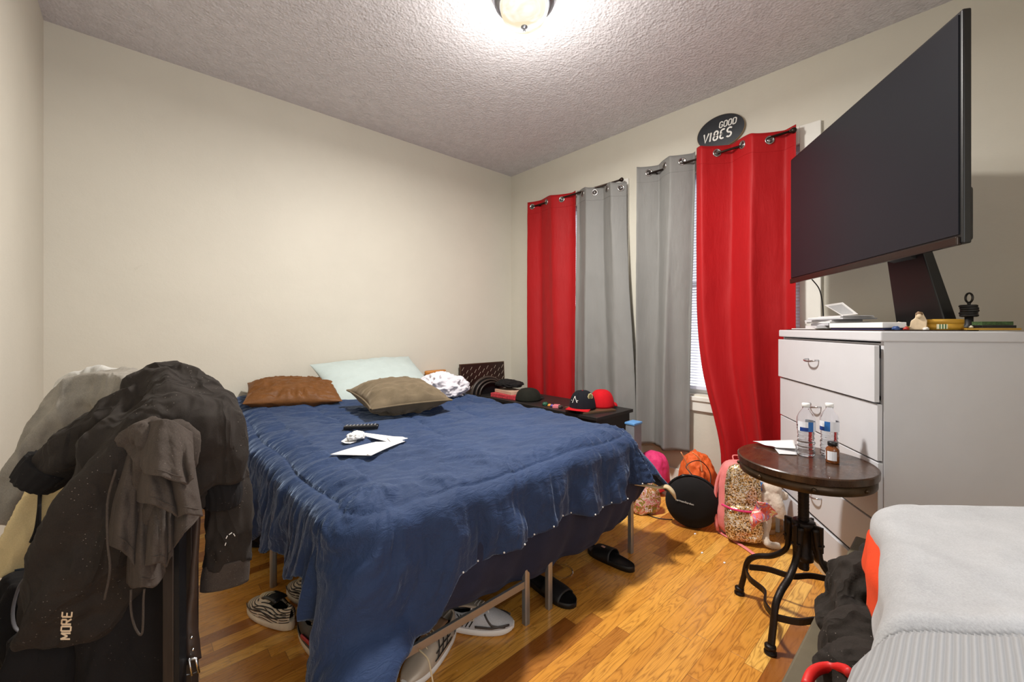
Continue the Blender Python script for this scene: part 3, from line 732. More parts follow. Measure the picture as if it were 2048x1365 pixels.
# leaning card with grey print
cd=thing('leaning_card','white card with grey printed panel leaning up on top of the paper pile','card',D(0.63,0.10,zp+0.001)); cd.rotation_euler=(0,0,angD)
p0,p1,p2,p3=[atZ(x,y,DZ0+0.9763*0.62-0.02) for x,y in ((1684,631),(1715,628),(1684,605),(1649,610))]
q4=[atZ(1684,631,2.06),atZ(1716,628,1.95),atZ(1685,604.5,2.02),atZ(1649,610,2.14)]
cen=Matrix.LocRotScale(cd.location,cd.rotation_euler,None).inverted()
dz=(zp+0.001)-min(p.z for p in q4)
q4=[p+Vector((0,0,dz)) for p in q4]
mo('card_sheet',[cen@p for p in q4],[(0,1,2,3)],whites[0],cd,False,solid=0.0015)
qm=sum(q4,Vector())/4; nrm=(q4[1]-q4[0]).cross(q4[3]-q4[0]).normalized(); 
if nrm.dot(Vector((0,0,EYE))-qm)<0: nrm=-nrm
mo('printed_panel',[cen@(qm+(p-qm)*0.76+nrm*0.002) for p in q4],[(0,1,2,3)],M_envsh,cd,False)
# white boxed book with dark blue underside
bk=thing('box_of_letters','long white box with dark blue base strip on the dresser front edge','box',D(Ds(1722,0.05),0.06,ZM)); bk.rotation_euler=(0,0,angD)
hw=(Ds(1668,0.03)-Ds(1778,0.03))/2
M_nb=mat('dark_blue_card',(26,28,70),0.5)
g=G().box((-hw+0.004,-0.035,0),(hw-0.004,0.035,0.008)); g.obj('base_strip',M_nb,bk)
g=G().box((-hw,-0.04,0.008),(hw,0.04,0.030)); g.obj('lid',mat('paper_a',(0,0,0)),bk,bevel=0.002)
# figurine: small cream bust-shaped photo cut-out with thickness
M_cream=mat('cream_ceramic',(206,184,152),0.5,var=0.12,vs=60); M_fig2=mat('brown_hair_paint',(112,84,56),0.6)
fs,fq=0.05,Dq(1836,0.05); fr=thing('standing_figurine','small cream coloured kneeling figure standing in front of the television stand','figurine',D(fs,fq,ZM)); fr.rotation_euler=(0,0,angD+1.0)
k=0.00178
def fx(px,py): return (-(px-1836)*k*1.0, (652-py)*k)
body=[fx(x,y) for x,y in ((1822,652),(1825,632),(1831,627),(1832,622),(1832,616),(1836,612),(1843,614),(1846,622),(1850,632),(1849,652))]
g=G(); MM=Matrix([[1,0,0,0],[0,0,-1,0],[0,1,0,0],[0,0,0,1]])
g.prism(body[::-1],-0.008,0.008,MM); g.obj('figure_body',M_cream,fr,bevel=0.003)
g=G().sphere((fx(1838,622)[0],0.010,fx(1838,622)[1]),0.009,14,10,sc=(0.9,0.7,1.1)); g.obj('figure_head',M_cream,fr,True)
g=G().sphere((fx(1838,619)[0],0.006,fx(1838,618)[1]),0.0105,14,10,sc=(1,0.8,0.9)); g.obj('figure_hair',M_fig2,fr,True)
# oval tin
ts=0.055; thw=(Dq(1928,0.05)-Dq(1853,0.05))/2; tq=(Dq(1928,0.05)+Dq(1853,0.05))/2
tn=thing('oval_tin','low oval mustard yellow tin with a small paper label on the dresser','tin',D(ts,tq,ZM)); tn.rotation_euler=(0,0,angD-PI/2)
M_must=mat('mustard_enamel',(196,150,52),0.4,0.2,var=0.06)
g=G().lathe([(0.001,0),(thw*0.97,0),(thw*0.97,0.026)],40); 
for v in g.v: v.y*=0.62
g.obj('tin_base',M_must,tn,True)
g=G().lathe([(thw,0.024),(thw,0.038),(thw*0.98,0.041),(0.001,0.041)],40)
for v in g.v: v.y*=0.62
g.obj('tin_lid',M_must,tn,True)
g=G()
for i in range(8):
    a0=3.95+0.55*i/8; a1=3.95+0.55*(i+1)/8
    p=lambda a,z:(thw*1.003*math.cos(a),0.62*thw*1.003*math.sin(a),z)
    g.add([p(a0,0.004),p(a1,0.004),p(a1,0.022),p(a0,0.022)],[(0,1,2,3)],mi=(1 if i in(2,4,6) else 0))
g.obj('paper_label',[mat('label_paper',(214,206,170),0.6),mat('label_green',(44,96,52),0.6)],tn)
# black coiled bracelet stack with bottle opener
bs=0.10; bo=thing('stacked_hair_coils','stack of black coils with a ring shaped opener on top beside the yellow tin','accessory',D(bs,Dq(1938,0.10)-0.0,DH+0.0125)); bo.rotation_euler=(0,0,angD)
g=G()
for i in range(5):
    c=[(0.021*math.cos(a)+0.003*math.sin(i*2),0.021*math.sin(a),0.048+i*0.009) for a in np.linspace(0,2*PI,20)]; g.tube(c,0.0055,8,cap=False)
g.lathe([(0.001,0),(0.022,0),(0.02,0.006),(0.012,0.012),(0.012,0.045),(0.001,0.046)],20)
g.obj('coil_stack',mat('black_rubber',(24,22,22),0.55),bo,True)
g=G(); c=[(0.016*math.cos(a),0,0.116+0.018*math.sin(a)) for a in np.linspace(0,2*PI,26)]; g.tube(c,0.0035,8,cap=False); g.tube([(0,0,0.098),(0,0,0.085)],[0.006,0.004],8)
g.obj('ring_opener',mat('dark_gunmetal',(60,58,56),0.35,0.9),bo,True)
# trays and box right of it
M_grn=mat('green_speckled_board',(58,84,44),0.7,var=0.7,vs=150); M_gold=mat('gold_frame',(186,146,62),0.35,0.5)
dbox('gold_frame',0.004,0.13,Dq(1932,0.0)+0.004,DD-0.004,DH+0.0045,DH+0.012,M_gold,'gold edged flat frame lying at the near end of the dresser top','frame')
dbox('black_case',0.02,0.075,Dq(1950,0.05),DD-0.006,DH+0.0125,DH+0.022,M_blk,'flat black case on the gold frame at the right end of the dresser','case')
dbox('green_board',0.026,0.07,Dq(1950,0.05)+0.004,DD-0.01,DH+0.0225,DH+0.036,M_grn,'mossy green speckled board lying on the flat black case','board')
# small clutter
rs=random.Random(5)
clut=[(1800,0.09,'crumpled_wrapper','crumpled beige wrapper between the white box and the figurine','wrapper',(202,184,160),0.022),(1792,0.02,'bottle_top','small dark blue bottle top lying in front of the beige wrapper','cap',(36,66,120),0.011),(1812,0.045,'red_toy','tiny red trinket lying left of the figurine','trinket',(170,44,34),0.009),(1816,0.09,'yellow_toy','tiny yellow trinket behind the red one','trinket',(212,166,52),0.010),(1852,0.03,'white_lid','little white lid lying between figurine and yellow tin','cap',(214,208,200),0.008),(1942,0.02,'silver_button','small silver button on the gold frame edge','button',(196,190,170),0.006)]
for px,q,nm,lab,cat,col,r in clut:
    zz_=ZM if nm!='silver_button' else DH+0.0125
    o=crumple(nm,D(q,Dq(px,q),zz_+r*0.42),r,(1.5 if nm=='crumpled_wrapper' else 1.2,1,0.9),mat(nm+'_m',col,0.5),rs.randint(1,50),r*0.2,20); tag(o,lab,cat)
# ================================================================ round pedestal table
TC=c2w(1.166,1.65); TH=0.676
pt=thing('pedestal_table','round dark wood table on a black iron screw pedestal with four curved legs','side table',(TC.x,TC.y,0))
M_iron=mat('dark_cast_iron',(34,26,22),0.42,0.55,0.25,25,bump=0.3,bs=150)
def tabletop_mat():
    a=N('worn_walnut_top'); v=a.coord((4,24,4)); n=a.noise(v,2.0,6,0.65,0.5); v2=a.coord(); s=a.noise(v2,30,6,0.8)
    a.l(a.ramp(n,[(0.3,lin((38,22,14))),(0.7,lin((74,48,28)))]),a.b.inputs['Base Color'])
    a.l(a.ramp(s,[(0.3,(.22,)*3),(0.7,(.42,)*3)]),a.b.inputs['Roughness']); a.b.inputs['Coat Weight'].default_value=0.3; a.bump(s,0.15,0.003); return a.m
M_tt=tabletop_mat(); M_rim=mat('bronze_rim',(66,48,28),0.35,0.5,0.3,12,bump=0.2)
g=G().lathe([(0.001,TH-0.03),(0.226,TH-0.03),(0.231,TH-0.026),(0.232,TH-0.004),(0.228,TH),(0.001,TH)],64); o=g.obj('table_top',M_tt,pt); autosmooth(o)
g=G().lathe([(0.20,TH-0.032),(0.20,TH-0.062),(0.222,TH-0.064),(0.225,TH-0.06),(0.225,TH-0.031)],64); o=g.obj('apron_ring',M_rim,pt,True)
for k in range(8):
    a=2*PI*k/8+0.35; g=G().sphere((0.226*math.cos(a),0.226*math.sin(a),TH-0.047),0.008,10,8); g.obj('rivet',M_rim,pt,True)
g=G(); zs=np.linspace(0.235,TH-0.03,150); g.lathe([(0.0185+0.0015*math.sin(z*900),z) for z in zs],20); g.obj('screw_column',M_iron,pt,True)
g=G().lathe([(0.024,0.27),(0.034,0.275),(0.034,0.30),(0.030,0.305),(0.030,0.40),(0.040,0.405),(0.042,0.42),(0.036,0.43),(0.02,0.432)],28); 
g.obj('hub',M_iron,pt,True)
def rot(dx,dz): return c2w(dx,dz)
for k in range(4):
    a=math.radians(124+87.4*k) if k<2 else math.radians(124+87.4*k+2)
    e=c2w(math.cos(a),math.sin(a)); e.normalize(); n_=Vector((-e.y,e.x,0)); R0=0.252
    P=[e*0.045+Vector((0,0,0.415)),e*0.052+Vector((0,0,0.34)),e*0.065+Vector((0,0,0.285)),e*0.115+Vector((0,0,0.235)),e*0.175+Vector((0,0,0.205)),e*0.215+Vector((0,0,0.165)),e*0.232+Vector((0,0,0.09)),e*(R0-0.005)+Vector((0,0,0.025))]
    pp=bez(P,42); rr=[0.022-(0.022-0.0125)*min(1,i/10) for i in range(len(pp))]
    g=G().tube(pp,rr,12,flat=[0.62+0.3*min(1,i/20) for i in range(len(pp))],up=e)
    lg=g.obj('leg',M_iron,pt,True)
    g=G().lathe([(0.012,0.034),(0.019,0.03),(0.019,0.02),(0.014,0.018),(0.016,0.012),(0.021,0.009),(0.021,0.0),(0.001,0.0)],18,e*R0); g.obj('foot',M_iron,lg,True)
    g=G(); b0=e*0.038; g.box((-0.014,-0.006,0.325),(0.03,0.006,0.425),Matrix([[e.x,n_.x,0,b0.x],[e.y,n_.y,0,b0.y],[0,0,1,0],[0,0,0,1]])); g.tube([e*0.062-n_*0.016+Vector((0,0,0.35)),e*0.062+n_*0.016+Vector((0,0,0.35))],0.006,10)
    g.obj('bracket',M_iron,pt,bevel=0.003)
    a2=a+math.radians(88.5); e2=c2w(math.cos(a2),math.sin(a2)); e2.normalize()
    m_=(e+e2); P=[e*0.226+Vector((0,0,0.125)),e*0.175+e2*0.06+Vector((0,0,0.125)),m_*0.098+Vector((0,0,0.125)),e2*0.175+e*0.06+Vector((0,0,0.125)),e2*0.226+Vector((0,0,0.125))]
    g=G().tube(bez(P,24),0.011,10,flat=0.45,up=(0,0,1)); 
    g=G(); pp=bez(P,24)
    vs=[];
    for i,p in enumerate(pp):
        t=(pp[min(i+1,len(pp)-1)]-pp[max(i-1,0)]).normalized(); w=Vector((-t.y,t.x,0))
        vs+= [p+w*0.004+Vector((0,0,0.012)),p-w*0.004+Vector((0,0,0.012)),p-w*0.004-Vector((0,0,0.012)),p+w*0.004-Vector((0,0,0.012))]
    fs=[(i*4+k2,i*4+(k2+1)%4,(i+1)*4+(k2+1)%4,(i+1)*4+k2) for i in range(len(pp)-1) for k2 in range(4)]+[(3,2,1,0),tuple(4*(len(pp)-1)+j for j in range(4))]
    g.add(vs,fs); g.obj('stretcher',M_iron,pt,bevel=0.001)
# bottles
M_pet=N('clear_plastic'); b=M_pet.b; b.inputs['Transmission Weight'].default_value=1; b.inputs['Roughness'].default_value=0.03; b.inputs['IOR'].default_value=1.18; b.inputs['Base Color'].default_value=(.97,.98,1,1); M_pet=M_pet.m
M_water=N('water'); b=M_water.b; b.inputs['Transmission Weight'].default_value=1; b.inputs['Roughness'].default_value=0.0; b.inputs['IOR'].default_value=1.33; M_water=M_water.m
M_lb=mat('bottle_label_blue',(38,104,176),0.4); M_lc=mat('bottle_label_white',(222,224,230),0.4,var=0.05); M_ld=mat('bottle_label_navy',(22,58,128),0.4)
def bottle(px,py,label,rz):
    p=atz(px,py,TH); r=thing('water_bottle',label,'bottle',(p.x,p.y,TH+0.0005),(0,0,rz),'water bottles on the pedestal table')
    R=0.032; Hh=0.205
    prof=[(0.001,0.004),(0.018,0.001),(0.026,0.0),(R,0.008)]
    for i in range(44):
        z=0.012+i*0.0024; prof.append((R-0.0022*abs(math.sin(z*170))-(0.002 if 0.06<z<0.1 else 0),z))
    prof+=[(R,0.122),(R,0.145),(R*0.97,0.156),(R*0.82,0.170),(R*0.60,0.182),(0.0135,0.190),(0.0125,0.193),(0.0125,0.203)]
    inner=[(max(0.0005,q-0.0009),z+0.0006) for q,z in prof][::-1]
    g=G().lathe(prof+[(0.0116,0.203)]+inner[1:],36); g.obj('bottle_shell',M_pet,r,True)
    wl=[(max(0.0004,q-0.0014),z+0.0012) for q,z in prof if z<0.135]; wl.append((0.0005,wl[-1][1]))
    g=G().lathe(wl,36); g.obj('water',M_water,r,True)
    g=G(); 
    for j in range(14):
        a0=-2.6+j*0.30; a1=a0+0.30; z0,z1=0.104,0.143
        mi=2 if j in(1,2,3) else (1 if j in(4,5) else 0)
        pf=lambda a,z:((R+0.0006)*math.cos(a),(R+0.0006)*math.sin(a),z)
        zc=0.120
        g.add([pf(a0,z0),pf(a1,z0),pf(a1,zc),pf(a0,zc)],[(0,1,2,3)],mi); g.add([pf(a0,zc),pf(a1,zc),pf(a1,z1),pf(a0,z1)],[(0,1,2,3)],0 if mi==2 else mi)
    g.obj('bottle_label',[M_lc,M_lb,M_ld],r,True)
    g=G().lathe([(0.0128,0.199),(0.0145,0.200),(0.0145,0.213),(0.013,0.215),(0.001,0.215)],28); g.obj('bottle_cap',M_white,r,True)
    return r
bottle(1612,912,'clear water bottle on the round table, the left one, showing its dark blue label band',-1.3)
bottle(1659,912,'clear water bottle on the round table, the right one, behind the small brown bottle',-2.1)
p=atz(1665,926,TH); r=thing('pill_bottle','small amber glass bottle with black cap and white label on the round table','bottle',(p.x,p.y,TH+0.0005))
M_amb=mat('amber_glass',(112,58,16),0.1,var=0.15,coat=0.5)
g=G().lathe([(0.001,0),(0.021,0),(0.022,0.004),(0.022,0.050),(0.019,0.058),(0.013,0.063),(0.0125,0.070)],30); g.obj('bottle_glass',M_amb,r,True)
g=G().lathe([(0.0125,0.066),(0.016,0.067),(0.016,0.079),(0.014,0.081),(0.001,0.081)],30); g.obj('bottle_cap',M_blk,r,True)
g=G()
for j in range(14):
    a0=0.5+j*0.36; 
    if j in (9,): continue
    pf=lambda a,z:(0.0225*math.cos(a-1.6),0.0225*math.sin(a-1.6),z)
    g.add([pf(a0,0.012),pf(a0+0.36,0.012),pf(a0+0.36,0.047),pf(a0,0.047)],[(0,1,2,3)])
g.obj('bottle_label',M_lc,r,True)
# papers on the table
def sheet(name,pts,z,m,label,cat,lift=(0,0,0,0),n=10,sag=0.0,group=None,wave=0.0):
    P=[atz(px,py,z) for px,py in pts]; A=np.zeros((n,n,3))
    for i in range(n):
        for j in range(n):
            s,t=i/(n-1),j/(n-1); q=(P[0]*(1-s)+P[1]*s)*(1-t)+(P[3]*(1-s)+P[2]*s)*t
            l=(lift[0]*(1-s)+lift[1]*s)*(1-t)+(lift[3]*(1-s)+lift[2]*s)*t
            A[i,j]=(q.x,q.y,z+l+sag*math.sin(PI*s)+wave*(0.5+0.5*math.sin(s*9)))
    o=grid(A,m,name,solid=0.0012,off=1); tag(o,label,cat,group); return o
sheet('folded_letter',[(1548,897),(1558,909),(1594,911),(1594,893)],TH+0.0015,whites[1],'folded letter under the curled receipt on the round table','paper',(0.002,0.001,0.001,0.002))
sheet('curled_receipt',[(1506,887),(1552,899),(1592,905),(1588,887)],TH+0.004,whites[0],'curled white receipt at the left rim of the round table','paper',(0.006,0.004,0.012,0.012),n=14,wave=0.004)
# ================================================================ curtains and rods
M_rod=mat('dark_bronze_rod',(52,40,34),0.35,0.8)
def rod(v0,v1,z,label,ends):
    r=thing('curtain_rod',label,'curtain rod',(U,(v0+v1)/2,z),group='curtain rods')
    h=(v1-v0)/2
    g=G().tube([(-0.085,-h,0),(-0.085,h,0)],0.008,14); g.obj('pole',M_rod,r,True)
    for s in (-1,1):
        g=G().sphere((-0.085,s*(h+0.018),0),0.018,14,10); g.lathe([(0.010,-0.006),(0.012,0.0),(0.010,0.006)],14,(-0.085,s*(h+0.002),0),M=Matrix.Rotation(PI/2,4,'X')); g.obj('rod_end',M_rod,r,True)
        g=G().box((-0.09,s*(h-0.10)-0.004,-0.012),(-0.016 if False else -0.0005,s*(h-0.10)+0.004,-0.004)); g.box((-0.006,s*(h-0.10)-0.012,-0.03),(-0.0005,s*(h-0.10)+0.012,0.03)); g.obj('bracket',M_rod,r)
    return r
rod(1.95,2.99,2.495-0.062+0.012,'dark curtain rod over the far window by the corner',1)
rod(0.725,1.73,2.472-0.045,'dark curtain rod over the near window beside the television',1)
def cfab(name,col,var,tr):
    a=N(name); c=lin(col); v=a.coord((1,1,1)); n=a.noise(v,700,2,0.6); n2=a.noise(v,3,3)
    a.l(a.ramp(a.math('ADD',a.math('MULTIPLY',n,0.5),a.math('MULTIPLY',n2,0.5)),[(0.3,tuple(x*(1-var) for x in c)),(0.7,tuple(min(1,x*(1+var)) for x in c))]),a.b.inputs['Base Color'])
    a.b.inputs['Roughness'].default_value=0.62; a.b.inputs['Sheen Weight'].default_value=0.03; a.b.inputs['Specular IOR Level'].default_value=0.35
    a.bump(a.math('ADD',a.noise(v,500,2),a.math('MULTIPLY',a.noise(a.coord((6,6,1.2)),3,4,0.6,0.5),6)),0.18,0.004); return a.m
M_red=cfab('red_curtain_fabric',(164,3,11),0.08,0); M_gry=cfab('grey_curtain_fabric',(126,125,122),0.06,0)
M_grom=mat('grommet_nickel',(176,172,170),0.25,1.0)
def curtain(tops,bots,ztop,zbot,m,label,nf,phase,amp=0.042,uu=-0.092,seed=0,push=0.0,ease=1.0,gl=None,width=None,shift=0.0):
    """tops/bots: (v_near,v_far) spans; nf: number of full waves"""
    r=thing('curtain',label,'curtain',(U+uu,(tops[0]+tops[1])/2,ztop[0]),group=None)
    n,k=150,90; A=np.zeros((n,k,3))
    for i in range(n):
        s=i/(n-1)
        for j in range(k):
            t=j/(k-1)
            te=float(sstep(0.0,1.0,t))**ease
            v0=tops[0]*(1-te)+bots[0]*te; v1=tops[1]*(1-te)+bots[1]*te
            ph=2*PI*nf*s+phase
            am=amp*(1+0.15*math.sin(3*t+s*4+seed))*(1-0.25*t*math.sin(s*7+seed)**2)
            y=v0+(v1-v0)*s+0.012*math.sin(ph*2)*(1-0.5*t)
            x=am*math.sin(ph+0.5*math.sin(2.2*t+seed)*t)+0.010*math.sin(ph*2.3+3*t+seed)*t-push*te
            zt=ztop[0]*(1-s)+ztop[1]*s+0.006*math.sin(ph*1.0+1.2); zb_=zbot[0]*(1-s)+zbot[1]*s
            z=zt+(zb_-zt)*t
            wr=0.004*float(fbm(s*9+seed,t*14,0,seed)) if t>0.03 else 0
            A[i,j]=(min(x+wr,0.060),y-r.location.y,z-r.location.z)
    o=grid(A,m,'fabric',r,solid=0.002)
    # heading seam
    P=[Vector(A[i,4])+Vector((-0.0015,0,0)) for i in range(n)]
    j=max(1,int(round(0.115/ (ztop[0]-zbot[0])*(k-1)))); P=[Vector(A[i,j])+Vector((-0.0014,0,0)) for i in range(0,n)]
    G().tube(P,0.0014,6,cap=False).obj('heading_seam',m,r,True)
    # grommets where the wave crosses the rod plane
    ph=[2*PI*nf*i/(n-1)+phase for i in range(n)]
    jj=max(1,int(round(0.055/(ztop[0]-zbot[0])*(k-1))))
    for i in range(2,n-3):
        if math.sin(ph[i])*math.sin(ph[i+1])<=0:
            p=Vector(A[i,jj]); tg=(Vector(A[i+2,jj])-Vector(A[i-2,jj])).normalized(); zv=Vector((0,0,1)); nr=tg.cross(zv).normalized()
            if nr.x>0: nr=-nr
            M=Matrix([[tg.x,zv.x,nr.x,0],[tg.y,zv.y,nr.y,0],[tg.z,zv.z,nr.z,0],[0,0,0,1]])
            g=G().lathe([(0.019,0.003),(0.021,0.006),(0.027,0.006),(0.029,0.001),(0.029,-0.003),(0.027,-0.006),(0.021,-0.006),(0.019,-0.003),(0.019,0.003)],28,p,M=M); g.obj('grommet',M_grom,r,True)
            # dark opening of the ring
            g=G().lathe([(0.001,0),(0.019,0.0)],24,p+nr*0.0026,M=M); g.obj('grommet_hole',M_rod,r,True)
    return r
Z1=2.495; Z2=2.49
curtain((2.425,3.02),(2.43,3.03),(2.475,2.50),(0.30,0.30),M_red,'red curtain at the far window next to the room corner',1.5,0.6,amp=0.036,seed=1)
curtain((1.91,2.435),(1.79,2.45),(2.425,2.475),(0.34,0.40),M_gry,'grey curtain at the far window with its hem swung over the clutter',2.0,2.4,amp=0.042,seed=2,push=0.03,ease=1.3)
curtain((1.322,1.755),(1.365,1.765),(2.50,2.485),(0.27,0.27),M_gry,'grey curtain at the near window left of the bright blind',1.6,1.0,amp=0.052,seed=3)
curtain((0.69,1.300),(0.69,1.13),(2.455,2.49),(0.24,0.25),M_red,'red curtain at the near window just left of the television',1.9,0.2,amp=0.054,seed=4,ease=6)
# ---------------------------------------------------------------- wall sign
M_sign=mat('black_sign_board',(30,34,40),0.35,var=0.25,vs=25); M_wht=mat('white_sign_paint',(232,230,224),0.5); M_edge=mat('raw_board_edge',(150,126,92),0.7)
c=atu(1440,265,U-0.02)
sg=thing('speech_bubble_sign','black oval speech bubble wall sign lettered GOOD VIBES above the curtains','sign',(U,c.y,c.z+0.006)); sg.rotation_euler=(0,0,0)
hwid,hh=0.163,0.118
poly=[(hwid*math.cos(a),hh*math.sin(a)*(1+0.0*math.cos(a))) for a in np.linspace(0,2*PI,64,endpoint=False)]
# local: x across (seen left to right = -y), y up
SM=Matrix([[0,0,-1,0],[-1,0,0,0],[0,1,0,0],[0,0,0,1]])
SM=SM@Matrix.Rotation(math.radians(-2),4,'Z')
g=G().prism(poly,0.004,0.018,SM); g.obj('bubble_edge',M_edge,sg)
g=G().prism([(x*0.985,y*0.985) for x,y in poly],0.018,0.0195,SM); g.obj('bubble_face',M_sign,sg)
g=G().prism([(-0.115,-0.07),(-0.06,-0.10),(-0.105,-0.165)],0.004,0.0185,SM); g.obj('bubble_tail',M_sign,sg)
def stroke(g,pts,w,h=0.0015): 
    pts=[SM@Vector((x,y,0.0198)) for x,y in pts]; nrm=SM.to_3x3()@Vector((0,0,1))
    m=len(pts); vs=[]
    for i,p in enumerate(pts):
        t=(pts[min(i+1,m-1)]-pts[max(i-1,0)]).normalized(); s=t.cross(nrm).normalized()
        vs+=[p+s*w/2,p-s*w/2,p-s*w/2+nrm*h,p+s*w/2+nrm*h]
    fs=[(i*4+k,i*4+(k+1)%4,(i+1)*4+(k+1)%4,(i+1)*4+k) for i in range(m-1) for k in range(4)]+[(3,2,1,0),tuple(4*(m-1)+k for k in range(4))]
    g.add(vs,fs)
def arc(cx,cy,rx,ry,a0,a1,n=14): return [(cx+rx*math.cos(math.radians(a0+(a1-a0)*i/n)),cy+ry*math.sin(math.radians(a0+(a1-a0)*i/n))) for i in range(n+1)]
def sh(pts,x0,y0,s=0.12): return [(x0+x+s*y,y0+y) for x,y in pts]
def letter(ch,x,y,w,h,t):
    r=w/2
    S={'G':[[(w,h*0.78)]+arc(r,h-r,r,r,30,180)+arc(r,r,r,r,180,360)+[(w,h*0.45),(w*0.6,h*0.45)]],
       'O':[arc(r,h-r,r,r,0,180)+arc(r,r,r,r,180,360)+[(w,h-r)]],
       'D':[[(0,0),(0,h),(w*0.5,h)]+arc(w*0.5,h-r,r,r,90,0)+arc(w*0.5,r,r,r,0,-90)+[(0,0)]],
       'V':[[(0,h),(w*0.45,0),(w,h)]],'I':[[(0,0),(0,h)]],
       'B':[arc(r,h*0.75,r*0.85,h*0.25,-90,270),arc(r,h*0.25,r,h*0.25,-90,270)],
       'E':[arc(r*1.1,h*0.75,r,h*0.25,50,270)+arc(r*1.1,h*0.25,r,h*0.25,90,310)],
       'S':[arc(r,h*0.75,r,h*0.25,30,270)+arc(r,h*0.25,r,h*0.25,90,-150)]}
    g=G()
    for p in S[ch]: stroke(g,sh(p,x,y),t)
    g.obj('letter_'+ch.lower(),M_wht,sg)
for i,ch in enumerate('GOOD'): letter(ch,-0.006+i*0.030,0.026,0.020,0.040,0.007)
xx=-0.118
for ch,w in zip('VIBES',(0.034,0.006,0.030,0.030,0.030)):
    letter(ch,xx,-0.052,w if ch!='I' else 0.001,0.062,0.011); xx+=(w+0.0155)
# ================================================================ clothes on the rack, left
M_rack=mat('dark_walnut_rack',(38,30,26),0.5,var=0.4,vs=6,scale=(10,10,1))
M_black=fabric('black_fleece',(42,37,33),0.25,450,0.3,0.12,lint=0.5,fold=0.9)
M_black2=fabric('black_cotton',(26,24,24),0.2,450,0.3,0.08,lint=0.2,fold=0.5)
M_char=fabric('washed_charcoal_cotton',(66,58,52),0.28,350,0.35,0.15,lint=0.25,fold=0.25)
M_heath=fabric('grey_heather_fleece',(136,131,122),0.3,600,0.35,0.2,fold=0.5)
M_heath2=fabric('light_grey_heather',(186,184,178),0.18,600,0.3,0.2,fold=0.5)
M_cream=fabric('cream_canvas',(206,186,140),0.12,400,0.3,0.1)
M_denim=fabric('dark_denim_lining',(60,66,76),0.3,500,0.3,0.1)
M_lth=mat('dark_brown_leather',(44,32,26),0.45,var=0.25,vs=20,bump=0.2)
PX,PY=-0.06,1.34
ro=c2w(-0.95,1.06); rk=thing('clothes_rack','dark wooden clothes stand buried under hoodies beside the left wall','rack',ro,(0,0,math.atan2(-SA,CA)))
M_rack=mat('dark_walnut_rack',(64,50,40),0.5,var=0.4,vs=6,scale=(10,10,1))
for (x,y) in ((0.122,-0.055),(-0.122,-0.02),(0.100,0.03),(-0.100,0.06)):
    G().box((x-0.013,y-0.013,0),(x+0.013,y+0.013,0.80)).obj('post',M_rack,rk,bevel=0.002)
G().box((0.1355,-0.066,0),(0.148,-0.044,0.80)).obj('post_edge_strip',mat('dark_metal_strip',(40,40,42),0.4,0.6),rk)
for z in (0.10,0.76):
    for x in (-0.122,0.122): G().box((x-0.008,-0.04 if x>0 else -0.006,z),(x+0.008,0.03,z+0.03)).obj('side_rail',M_rack,rk,bevel=0.002)
G().box((-0.087,0.022,0.76),(0.087,0.038,0.79)).obj('top_rail',M_rack,rk,bevel=0.002)
G().box((-0.112,-0.01,0.13),(0.112,0.03,0.142)).obj('shelf',M_rack,rk,bevel=0.002)
def wr(amp=0.006,f=14,seed=0,zst=0.45,lo=0.004):
    def fn(c):
        x,y,z=c[:,0]+0.03*fbm(c[:,0]*6,c[:,1]*6,c[:,2]*6,seed),c[:,1],c[:,2]+0.05*fbm(c[:,0]*5,c[:,1]*5,c[:,2]*5,seed+2)
        r1=ridge(x*f*0.7,y*f*0.7,z*f*zst*0.7,seed+3,2); r2=ridge(x*f*1.6,y*f*1.6,z*f*zst*1.6,seed+8,2)
        return amp*1.5*np.sign(r1)*np.abs(r1)**1.4+lo*1.6*r2-amp*0.5
    return fn
def sweep(g,rows,n=28,rip=0.0,rf=7):
    """rows: (px,py,Z,halfwidth_px,thickness_m); lateral direction = across the path on the picture side, thickness along depth"""
    P=[atZ(r[0],r[1],r[2]) for r in rows]; m=len(rows)
    # refine
    R_=[]; seg=8
    pts=bez(P,seg*(m-1)); 
    for i in range(len(pts)):
        t=i/(len(pts)-1)*(m-1); k=min(m-2,int(t)); w=t-k; w=w*w*(3-2*w)
        hw=(rows[k][3]*(1-w)+rows[k+1][3]*w)/F*(rows[k][2]*(1-w)+rows[k+1][2]*w); th=rows[k][4]*(1-w)+rows[k+1][4]*w
        R_.append((hw,th))
    vs=[];L_=len(pts)
    for i,p in enumerate(pts):
        T_=(pts[min(i+1,L_-1)]-pts[max(i-1,0)]).normalized()
        vd=Vector((p.x,p.y,0)).normalized()           # depth direction of this spot
        lat=T_.cross(vd)
        if lat.length<0.1: lat=c2w(1,0)
        lat.normalize(); dep=lat.cross(T_).normalized()
        hw,th=R_[i]
        for k in range(n):
            a=2*PI*k/n; rr=1+rip*math.sin(rf*a+i*0.25)
            c,s=math.cos(a),math.sin(a); c=math.copysign(abs(c)**0.8,c); s=math.copysign(abs(s)**0.8,s)
            vs.append(p+lat*(hw*c*rr)+dep*(th*s*rr))
    fs=[(i*n+k,i*n+(k+1)%n,(i+1)*n+(k+1)%n,(i+1)*n+k) for i in range(L_-1) for k in range(n)]+[tuple(range(n-1,-1,-1)),tuple((L_-1)*n+k for k in range(n))]
    g.add(vs,fs); return pts
def garment(name,pieces,m,label,vox=0.007,smooth=5,disp=None,cat='clothing',spheres=(),rip=0.13,layers=()):
    g=G()
    for ly in layers: frill(g,*ly)
    for i,r in enumerate(pieces): sweep(g,r,rip=rip,rf=(5,6,4)[i%3])
    for (px,py,Z,r,sc) in spheres: g.sphere(atZ(px,py,Z),r,20,14,sc=sc)
    o=g.obj(name,m,None,True); bake(o,vox,smooth,disp); tag(o,label,cat); return o
